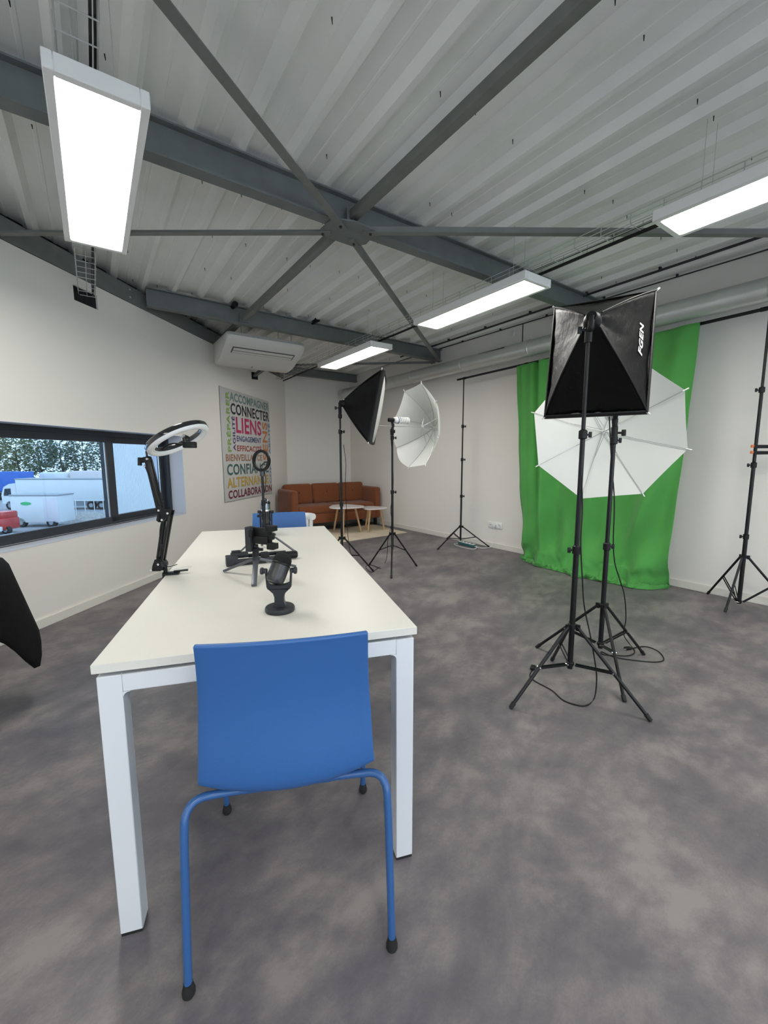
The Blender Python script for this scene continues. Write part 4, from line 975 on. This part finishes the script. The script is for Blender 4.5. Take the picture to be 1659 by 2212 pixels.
def coffee(label, c, feet, r, z, rot):
    c = Vector((c[0], c[1], 0)); o = thing('coffee_table', label, 'coffee table', c, 0, 'nesting coffee tables')
    n = 60; pl = []
    for k in range(n):
        t = 2*PI*k/n; rr = r*(1+.10*math.cos(3*(t-rot))); pl.append((rr*math.cos(t), rr*math.sin(t)))
    b = MB(); pr_ = [(.985, z-.018), (1.0, z-.013), (1.0, z-.003), (.992, z)]
    rows = [[Vector((a*k, d*k, zz)) for k, zz in pr_] for a, d in pl]; b.grid(rows, True)
    b.add([r_[0] for r_ in rows], [tuple(range(n-1, -1, -1))]); b.add([r_[-1] for r_ in rows], [tuple(range(n))])
    b.build('tabletop', mat('white_lacquer', (.80, .77, .77), .3), o)
    for f_ in feet:
        f_ = Vector((f_[0], f_[1], 0))-c; t = f_*.62; MB().cyl((t.x, t.y, z-.018), (f_.x, f_.y, .0125), .019, .014, 14).build('leg', WOOD, o)
coffee('larger round white coffee table on slanted oak legs', (3.30, 5.90), [(3.20, 6.13), (3.158, 5.738), (3.543, 5.824)], .275, .445, R(200))
coffee('smaller white coffee table on oak legs nested under the larger one', (3.78, 5.80), [(3.75, 6.02), (3.613, 5.721), (3.98, 5.79)], .205, .400, R(330))

# ================================================================ BLACK CLOTH AT LEFT
def black_cloth():
    t = thing('side_table', 'small table hidden under the black cloth at the left edge', 'table', (-.75, 2.55, 0))
    MB().box((-.74, 2.50, .725), (.58, .42, .022), rotz(R(-8)), .002, 1).build('tabletop', BLKM, t, world=True)
    for x, y in ((-1.0, 2.33), (-.66, 2.32), (-.66, 2.62), (-.98, 2.72)): MB().box((x, y, .355), (.03, .03, .71)).build('leg', BLKM, t, world=True)
    n = 56
    top = []
    for k in range(n):
        a = 2*PI*k/n; ca, sa = math.cos(a), math.sin(a)
        e = 6; rr = (abs(ca)**e+abs(sa)**e)**(-1/e)
        q = rotz(R(-8))@Vector((.335*rr*ca, .255*rr*sa, 0)); top.append((Vector((-.74, 2.50, 0))+q, a))
    P = []
    for p, a in top:
        d = (p-Vector((-.74, 2.50, 0))).normalized(); row = []
        # corner nearest the window flares and hangs lower
        cornr = max(0, math.cos((a-R(38))*1.0))**6
        L = .33+.05*cornr+.155*max(0, math.cos(a-R(16)))**26+.02*math.sin(a*5)
        row.append(Vector((-.74, 2.50, .7375)))
        row.append(p*1+Vector((0, 0, .7375)))
        for k in range(1, 13):
            kk = k/12; row.append(p+d*(.012+.03*kk*(1+math.sin(a*7))*.5+.095*cornr*kk)+Vector((0, 0, .737-L*kk)))
        P.append(row)
    tag(MB().grid(P, True).build('black_cloth', BLKC, smooth=70, solid=.004), 'black cloth draped to a low corner at the left edge', 'cloth')
black_cloth()

# ================================================================ THINGS ON THE DESK
TZ = .735
def mic():
    c = PZ(605, 1319, TZ); rx = R(-30)
    o = thing('desk_microphone', 'matte grey desktop microphone tilted in a fork stand nearest the viewer', 'microphone', c, rx)
    # local: x to the right, y away, z up
    MB().lathe([(.001, 0), (.044, 0), (.0455, .003), (.0455, .011), (.043, .015), (.001, .016)], (0, 0, 0), (0, 0, 1), 40).build('base', GREYP, o)
    P = [(0, .016, .020, .012), (0, .030, .0145, .010), (0, .046, .0145, .010), (0, .058, .018, .010), (0, .068, .028, .010), (0, .074, .0345, .010)]
    b = MB(); rows = []
    for _, z, hw, hd in P: rows.append([Vector((-hw, -hd, z)), Vector((hw, -hd, z)), Vector((hw, hd, z)), Vector((-hw, hd, z)), Vector((-hw, -hd, z))])
    b.grid(rows); b.build('stem', GREYP, o, smooth=50)
    # fork: curved lower bar and two arms
    b = MB(); rows = []
    for k in range(15):
        t = -1+2*k/14; x = .0345*t*1.02; z0 = .074; z = .084+.010*abs(t)**3
        rows.append([Vector((x, -.010, z0-.004*(abs(t) < .99))), Vector((x, .010, z0-.004*(abs(t) < .99))), Vector((x, .010, z)), Vector((x, -.010, z)), Vector((x, -.010, z0-.004*(abs(t) < .99)))])
    b.grid(rows); b.build('fork_bar', GREYP, o, smooth=40)
    for sx in (-1, 1):
        b = MB(); b.bar((sx*.0345, 0, .076), (sx*.0385, 0, .134), .006, .018, up=(0, 1, 0), bev=.002); b.build('fork_arm', GREYP, o)
        k = MB().lathe([(.006, 0), (.008, .003), (.008, .012), (.011, .013), (.011, .020), (.008, .022)], (sx*.034, 0, .128), (sx, 0, 0), 20); k.build('pivot_knob', GREYP, o)
    ax = Vector((.10, .42, 1)).normalized(); ax = Vector((.36, .52, 1)).normalized(); p0 = Vector((0, 0, .128))-ax*.040
    MB().lathe([(.001, 0), (.018, 0), (.024, .003), (.027, .010), (.0285, .022), (.0285, .058)], p0, ax, 32).build('body', GREYM, o)
    MB().lathe([(.0285, .056), (.0297, .058), (.0297, .061), (.0285, .063)], p0, ax, 32).build('ring', BLK, o)
    MB().lathe([(.028, .062), (.0290, .070), (.0275, .080), (.022, .090), (.012, .095), (.001, .096)], p0, ax, 32).build('grille', mat('foam_black', (.010, .010, .010), .95, bump=1.0, bscale=700), o)
mic()
def phone_tripod():
    c = Vector((.516, 1.655, TZ)); o = thing('phone_tripod', 'small grey tripod with a wide black phone clamp in the middle of the desk', 'tripod', c)
    hub = Vector(AB(553, 1208, c)); hz = hub.z
    ft = [PZ(485, 1236, TZ), PZ(549, 1268, TZ), Vector((.69, 1.69, TZ))]
    hb = Vector((hub.x, hub.y, hz))
    for f_ in ft:
        d = (f_-hb); d.z = 0; d.normalize(); side = d.cross(Vector((0, 0, 1)))
        top = hb+d*.012; b = MB(); b.bar(top, Vector((f_.x, f_.y, TZ+.006)), .020, .010, bev=.002); l_ = b.build('leg', mat('tripod_grey', (.10, .11, .12), .35, .3), o, world=True)
    MB().lathe([(.010, -.016), (.014, -.014), (.014, .012), (.010, .016)], hb, (0, 0, 1), 20).build('leg_joint', GREYP, o, world=True)
    MB().lathe([(.010, 0), (.013, .002), (.013, .02), (.017, .024), (.017, .032), (.011, .036), (.011, .046)], hb+Vector((0, 0, .014)), (0, 0, 1), 20).build('ball_head', BLK, o, world=True)
    k = hb+Vector((0, 0, .040)); rr = Vector((CA[0], CA[1], 0)).normalized(); MB().cyl(k, k+rr*.03, .006, n=10).build('lock_knob', BLK, o, world=True)
    # wide clamp body built in the vertical plane facing the viewer, turned a little
    n = Matrix.Rotation(R(-22), 3, 'Z')@rr; up = Vector((0, 0, 1)); fw = n.cross(up)*-1
    MM = Matrix((n, Vector((-n.y, n.x, 0)), up)).transposed(); q = hb+Vector((0, 0, .096))+n*.034
    def bx(name, x, y, z, sx, sy, sz, m=BLK, bev=.003): return MB().box(q+MM@Vector((x, y, z)), (sx, sy, sz), MM, bev, 2).build(name, m, o, world=True)
    bx('clamp_plate', .0, 0, .002, .092, .012, .066); bx('clamp_end', -.050, -.010, -.012, .026, .034, .100, GREYP); bx('clamp_pad', -.036, -.022, .012, .018, .012, .030)
    bx('clamp_jaw', .058, -.014, .038, .034, .034, .022); bx('clamp_jaw', .060, -.014, -.032, .034, .034, .024); bx('clamp_slider', .048, -.004, .004, .022, .018, .026)
    bx('clamp_arm', .0, -.012, -.014, .075, .010, .030)
phone_tripod()
def gimbal():
    a, b_ = PZ(486, 1224, TZ), PZ(640, 1208, TZ); d = (b_-a).normalized(); sd_ = Vector((-d.y, d.x, 0)); up = Vector((0, 0, 1)); L = (b_-a).length
    MM = Matrix((d, sd_, up)).transposed(); o = thing('folded_phone_grip', 'black folded phone grip lying across the desk behind the small tripod', 'grip', a)
    def bx(name, x, y, z, sx, sy, sz, m=GREYP, bev=.004): return MB().box(a+MM@Vector((x, y, z)), (sx, sy, sz), MM, bev, 2).build(name, m, o, world=True)
    bx('motor_block', .030, .010, .022, .050, .050, .044); bx('phone_clamp', .065, .028, .040, .075, .026, .026); bx('clamp_pad', .052, .032, .052, .04, .03, .016, BLK)
    bx('folded_arm', L*.42, 0, .014, L*.62, .030, .024); bx('upper_arm', L*.60, .040, .030, L*.55, .018, .016, BLK); bx('hinge', L*.55, .01, .026, .035, .036, .040, BLK)
    MB().cyl(a+d*(L*.72)+sd_*.02+up*.020, a+d*(L+.005)+sd_*.02+up*.020, .0175, n=18).build('grip_handle', BLK, o, world=True)
    MB().cyl(a+d*(L+.003)+sd_*.02+up*.020, a+d*(L+.010)+sd_*.02+up*.020, .0165, .014, 18).build('grip_cap', GREYP, o, world=True)
    MB().tube([a+d*L*.55+up*.01-sd_*.03, a+d*L*.8+up*.008-sd_*.035], .003, 8, False).build('chrome_pin', CHROME, o, world=True)
gimbal()
def ring_stand():
    ft = [PZ(642, 1197, TZ), PZ(516, 1197, TZ), PZ(566, 1181, TZ)]; c = Vector((.690, 2.078, TZ))
    o = thing('small_ring_light', 'small unlit black ring light on a thin stand on the desk before the poster', 'ring light', c)
    zc = TZ+.115
    for f_ in ft: MB().bar((c.x, c.y, zc), (f_.x, f_.y, TZ+.006), .013, .007, bev=.002).build('leg', mat('tripod_grey', (.10, .11, .12), .35, .3), o, world=True)
    MB().cyl((c.x, c.y, zc-.03), (c.x, c.y, zc+.02), .012, n=14).build('leg_joint', BLK, o, world=True)
    MB().cyl((c.x, c.y, zc), (c.x, c.y, .985), .0085, n=12).build('pole', BLKM, o, world=True); MB().cyl((c.x, c.y, .98), (c.x, c.y, 1.125), .0065, n=12).build('pole', BLKM, o, world=True)
    rr = Vector((CA[0], CA[1], 0)).normalized()
    for z, s_ in ((.985, 1), (.918, -1)):
        MB().cyl((c.x, c.y, z-.014), (c.x, c.y, z+.014), .011, n=12).build('lock_collar', BLK, o, world=True); k = MB().cyl(Vector((c.x, c.y, z)), Vector((c.x, c.y, z))+rr*s_*.028, .0035, n=8); k.sphere(Vector((c.x, c.y, z))+rr*s_*.028, .0075, 10, 6); k.build('lock_knob', BLK, o, world=True)
    rc = Vector((c.x, c.y, 1.196)); nrm = (Matrix.Rotation(R(-24), 3, 'Z')@Vector((CC[0], CC[1], 0))).normalized()
    nrm = (nrm+Vector((0, 0, -.05))).normalized(); M = frame_from(nrm, (0, 0, 1)); n = 48
    Rr = .0455
    def ring(R0, R1, t0, t1):
        rows = []
        for i in range(n):
            a = 2*PI*i/n; rows.append([rc+M@Vector((r_*math.cos(a), r_*math.sin(a), t)) for r_, t in ((R0, t0), (R1, t0), (R1, t1), (R0, t1), (R0, t0))])
        return MB().grid(rows, True)
    ring(.041, .054, -.008, .004).build('ring_housing', BLK, o, world=True, smooth=50); ring(.042, .053, .004, .007).build('ring_diffuser', RINGW, o, world=True, smooth=50)
    MB().tube([(c.x, c.y, 1.120), (c.x, c.y, 1.143)], .012, 10, False).build('ball_head', GREYM, o, world=True)
    MB().tube([rc+Vector((0, 0, -.048)), rc+Vector((0, 0, -.030))+rr*-.008, rc+Vector((0, 0, -.012))+rr*.010], .0022, 6).build('phone_gooseneck', BLK, o, world=True)
    MB().bar(rc+rr*.010+Vector((0, 0, -.008)), rc+rr*.036+Vector((0, 0, -.006)), .008, .006, bev=.001).build('phone_clamp', BLK, o, world=True)
    MB().tube([rc+rr*.012+Vector((0, 0, -.055)), rc+rr*.016+Vector((0, 0, -.09)), rc+rr*.010+Vector((0, 0, -.16))], .0015, 6).build('cable', BLK, o, world=True)
ring_stand()
def pill_mic():
    c = PZ(576, 1158, TZ); rr = Vector((CA[0], CA[1], 0)).normalized(); fw = Vector((CC[0], CC[1], 0)).normalized()
    o = thing('capsule_microphone', 'glossy black upright capsule microphone on the far half of the desk', 'microphone', c)
    up = Vector((0, 0, 1))
    MB().lathe([(.001, 0), (.052, 0), (.055, .004), (.055, .012), (.045, .018), (.001, .020)], c, up, 30).build('base', BLK, o, world=True)
    MM = Matrix((rr, -Vector((rr.y, -rr.x, 0)), up)).transposed()
    MB().box(c+Vector((0, 0, .060)), (.050, .035, .085), MM, .008, 2).build('stem', BLK, o, world=True)
    b = MB().lathe([(.001, 0), (.020, .002), (.027, .012), (.0285, .03), (.0285, .085)], c+Vector((0, 0, .075)), up, 28); b.build('body', BLKG, o, world=True)
    MB().lathe([(.0290, 0), (.0295, .002), (.0295, .008), (.029, .010)], c+Vector((0, 0, .155)), up, 28).build('body_ring', CHROME, o, world=True)
    b = MB(); b.lathe([(.0285, 0), (.0285, .032), (.026, .050), (.019, .063), (.010, .070), (.001, .072)], c+Vector((0, 0, .163)), up, 28); b.build('grille', mat('gloss_grille', (.20, .21, .22), .22, .9), o, world=True)
    for s_ in (-1, 1):
        MB().bar(c+rr*s_*.034+up*.05, c+rr*s_*.036+up*.158, .006, .014, up=fw, bev=.002).build('yoke_arm', BLK, o, world=True)
        k = MB().cyl(c+rr*s_*.032+up*.150, c+rr*s_*.048+up*.150, .009, n=14); k.build('pivot_knob', BLK, o, world=True)
pill_mic()

# ring light on a clamp arm at the desk's left edge
def arm_light():
    D0 = 1.71
    o = thing('arm_ring_light', 'large unlit white-faced ring light on a folding arm clamped to the desk edge', 'ring light', PD(347, 1240, D0))
    P_ = lambda x, y, d=0: PD(x, y, D0+d)
    rr = Vector(CA); 
    base_ = P_(349, 1222)
    # table clamp
    tp = Vector((base_.x, base_.y, TZ)); 
    # project to the desk's left edge
    k = (tp-T_O).dot(TD); edge = T_O+TD*k; edge.z = TZ
    MM = Matrix((TX, TD, Vector((0, 0, 1)))).transposed()
    MB().box(edge+TX*.022+Vector((0, 0, .005)), (.060, .034, .008), MM, .002, 1).build('clamp_top', BLK, o, world=True)
    MB().box(edge-TX*.006+Vector((0, 0, -.022)), (.008, .034, .070), MM, .002, 1).build('clamp_back', BLK, o, world=True)
    MB().box(edge+TX*.018+Vector((0, 0, -.060)), (.052, .034, .008), MM, .002, 1).build('clamp_bottom', BLK, o, world=True)
    b = MB().cyl(edge+TX*.028+Vector((0, 0, -.030)), edge+TX*.028+Vector((0, 0, -.10)), .005, n=10); b.cyl(edge+TX*.028+Vector((0, 0, -.034)), edge+TX*.028+Vector((0, 0, -.025)), .012, n=14); b.build('clamp_screw', BLK, o, world=True)
    j0 = Vector((edge.x, edge.y, TZ+.008)); MB().cyl(j0, j0+Vector((0, 0, .03)), .008, n=12).build('pivot_pin', BLKM, o, world=True)
    def plate(name, pts, th=.006, off=0): # polygon in view-parallel vertical plane
        q = [P_(x, y)+Vector(CC)*off for x, y in pts]; b = MB(); n = len(q); a = Vector(CC)*th
        b.add(q+[v+a for v in q], [tuple(range(n-1, -1, -1)), tuple(range(n, 2*n))]+[(i, (i+1) % n, n+(i+1) % n, n+i) for i in range(n)]); return b.build(name, BLK, o, world=True, smooth=0)
    plate('base_bracket', [(333, 1222), (332, 1233), (349, 1233), (356, 1228), (359, 1214), (352, 1206), (338, 1208)], .006, -.014); plate('base_bracket', [(333, 1222), (332, 1233), (349, 1233), (356, 1228), (359, 1214), (352, 1206), (338, 1208)], .006, .010)
    c = P_(359, 1217)-Vector(CC)*.02; MB().cyl(c, c+Vector(CC)*.012, .013, n=18).build('tension_knob', GREYP, o, world=True)
    for (a, b2), w in (((( 343, 1212), (355, 1118)), .010), (((352, 1212), (369, 1112)), .010)):
        for off in (-.010, .010): MB().bar(P_(*a)+Vector(CC)*off, P_(*b2)+Vector(CC)*off, .008, .010, up=CC, bev=.001).build('lower_arm', BLKM, o, world=True)
    # spring
    pts = []; a, b2 = P_(341, 1205), P_(346, 1176)
    for i in range(81):
        t = i/80; M = frame_from(b2-a); pts.append(a.lerp(b2, t)+M@Vector((.0065*math.cos(t*2*PI*10), .0065*math.sin(t*2*PI*10), 0)))
    MB().tube(pts, .0016, 5, smooth=False).build('spring', GREYM, o, world=True)
    MB().tube([P_(346, 1176), P_(352, 1130)], .0022, 6, False).build('spring_rod', BLKM, o, world=True)
    plate('elbow_plate', [(344, 1102), (350, 1125), (357, 1126), (371, 1112), (373, 1102), (352, 1098)], .005, -.016); plate('elbow_plate', [(344, 1102), (350, 1125), (357, 1126), (371, 1112), (373, 1102), (352, 1098)], .005, .012)
    plate('tension_wing', [(346, 1110), (343, 1124), (348, 1128), (351, 1112)], .02, -.02)
    for x, y in ((349, 1103), (368, 1109), (356, 1123), (324, 993), (319, 1009), (333, 1230), (348, 1218)):
        p = P_(x, y)-Vector(CC)*.018; MB().cyl(p, p-Vector(CC)*.006, .0045, n=10).build('rivet', CHROME, o, world=True)
    for off in (-.012, .008): MB().bar(P_(321, 992)+Vector(CC)*off, P_(349, 1108)+Vector(CC)*off, .012, .020, up=Vector(CA), bev=.002).build('upper_arm', BLKM, o, world=True)
    MB().bar(P_(321, 993), P_(347, 1100), .022, .014, up=Vector(CA), bev=.003).build('arm_cover', BLK, o, world=True)
    MB().bar(P_(304, 995), P_(326, 990), .022, .020, up=Vector(CB), bev=.004).build('head_joint', BLK, o, world=True)
    c = P_(302, 997); MB().cyl(c-Vector(CB)*.016, c+Vector(CB)*.016, .008, n=12).build('tilt_knob', BLK, o, world=True)
    # ring
    rc = P_(384, 947); vw = (rc-Vector(CO)).normalized()
    e1 = PD(450, 921, D0)-PD(319, 977, D0); e1 = (e1-vw*e1.dot(vw)).normalized(); n0 = e1.cross(vw).normalized()
    if n0.z > 0: n0 = -n0
    nrm = (n0*math.cos(R(17))-vw*math.sin(R(17))).normalized(); M = frame_from(nrm, e1); n = 64
    def ring(prof_):
        rows = []
        for i in range(n):
            a = 2*PI*i/n; rows.append([rc+M@Vector((r_*math.cos(a), r_*math.sin(a), t)) for r_, t in prof_+[prof_[0]]])
        return MB().grid(rows, True)
    ring([(.096, -.010), (.100, -.014), (.123, -.014), (.128, -.009), (.128, .006), (.096, .006)]).build('ring_housing', BLKG, o, world=True, smooth=50)
    ring([(.097, .004), (.127, .004), (.126, .012), (.119, .017), (.105, .017), (.098, .012)]).build('ring_diffuser', RINGW, o, world=True, smooth=50)
    MB().bar(P_(318, 988), rc-e1*.128, .008, .006, up=CC, bev=.001).build('ring_bracket', GREYM, o, world=True)
    for x, y in ((358, 932), (397, 943)):
        p = P_(x, y, -.03); MB().cyl(p, p+Vector(CC)*.03, .009, n=16).build('clip_knob', BLK, o, world=True); MB().cyl(p-Vector(CC)*.002, p, .008, n=16).build('clip_screw', CHROME, o, world=True)
    MB().tube([P_(352, 968, -.01), P_(366, 960, -.02), P_(380, 958, -.03), P_(398, 960, -.04)], .0032, 8).build('phone_gooseneck', BLK, o, world=True)
    MB().bar(P_(396, 961, -.045), P_(424, 961, -.045), .018, .024, up=Vector(CB), bev=.003).build('phone_clamp', BLK, o, world=True)
    MB().bar(P_(397, 943, -.02), P_(400, 958, -.04), .012, .012, up=CC, bev=.002).build('clamp_post', BLK, o, world=True)
    MB().tube([P_(312, 1004, -.01), P_(322, 1030, -.02), P_(333, 1065, -.015), P_(343, 1092, -.02), P_(353, 1085, -.02), P_(350, 1078, -.015)], .0017, 6).build('cable', BLK, o, world=True)
    MB().tube([P_(350, 1122, -.02), P_(345, 1150, -.02), P_(347, 1185, -.015), P_(350, 1210, -.02), P_(362, 1224, -.02), P_(383, 1219, -.01)], .0017, 6).build('cable', BLK, o, world=True)
    ed = edge+TX*.03; MB().tube([ed+Vector((0, 0, .02)), ed+TX*.05+Vector((0, 0, .030)), ed+TX*.065+TD*.02+Vector((0, 0, .022)), ed+TX*.03+TD*.02+Vector((0, 0, .012))], .0016, 6).build('cable_loop', WHITEP, o, world=True)
    MB().bar(ed+Vector((0, 0, .012)), ed+TX*.055+Vector((0, 0, .014)), .012, .006, bev=.002).build('clamp_lever', BLK, o, world=True)
arm_light()
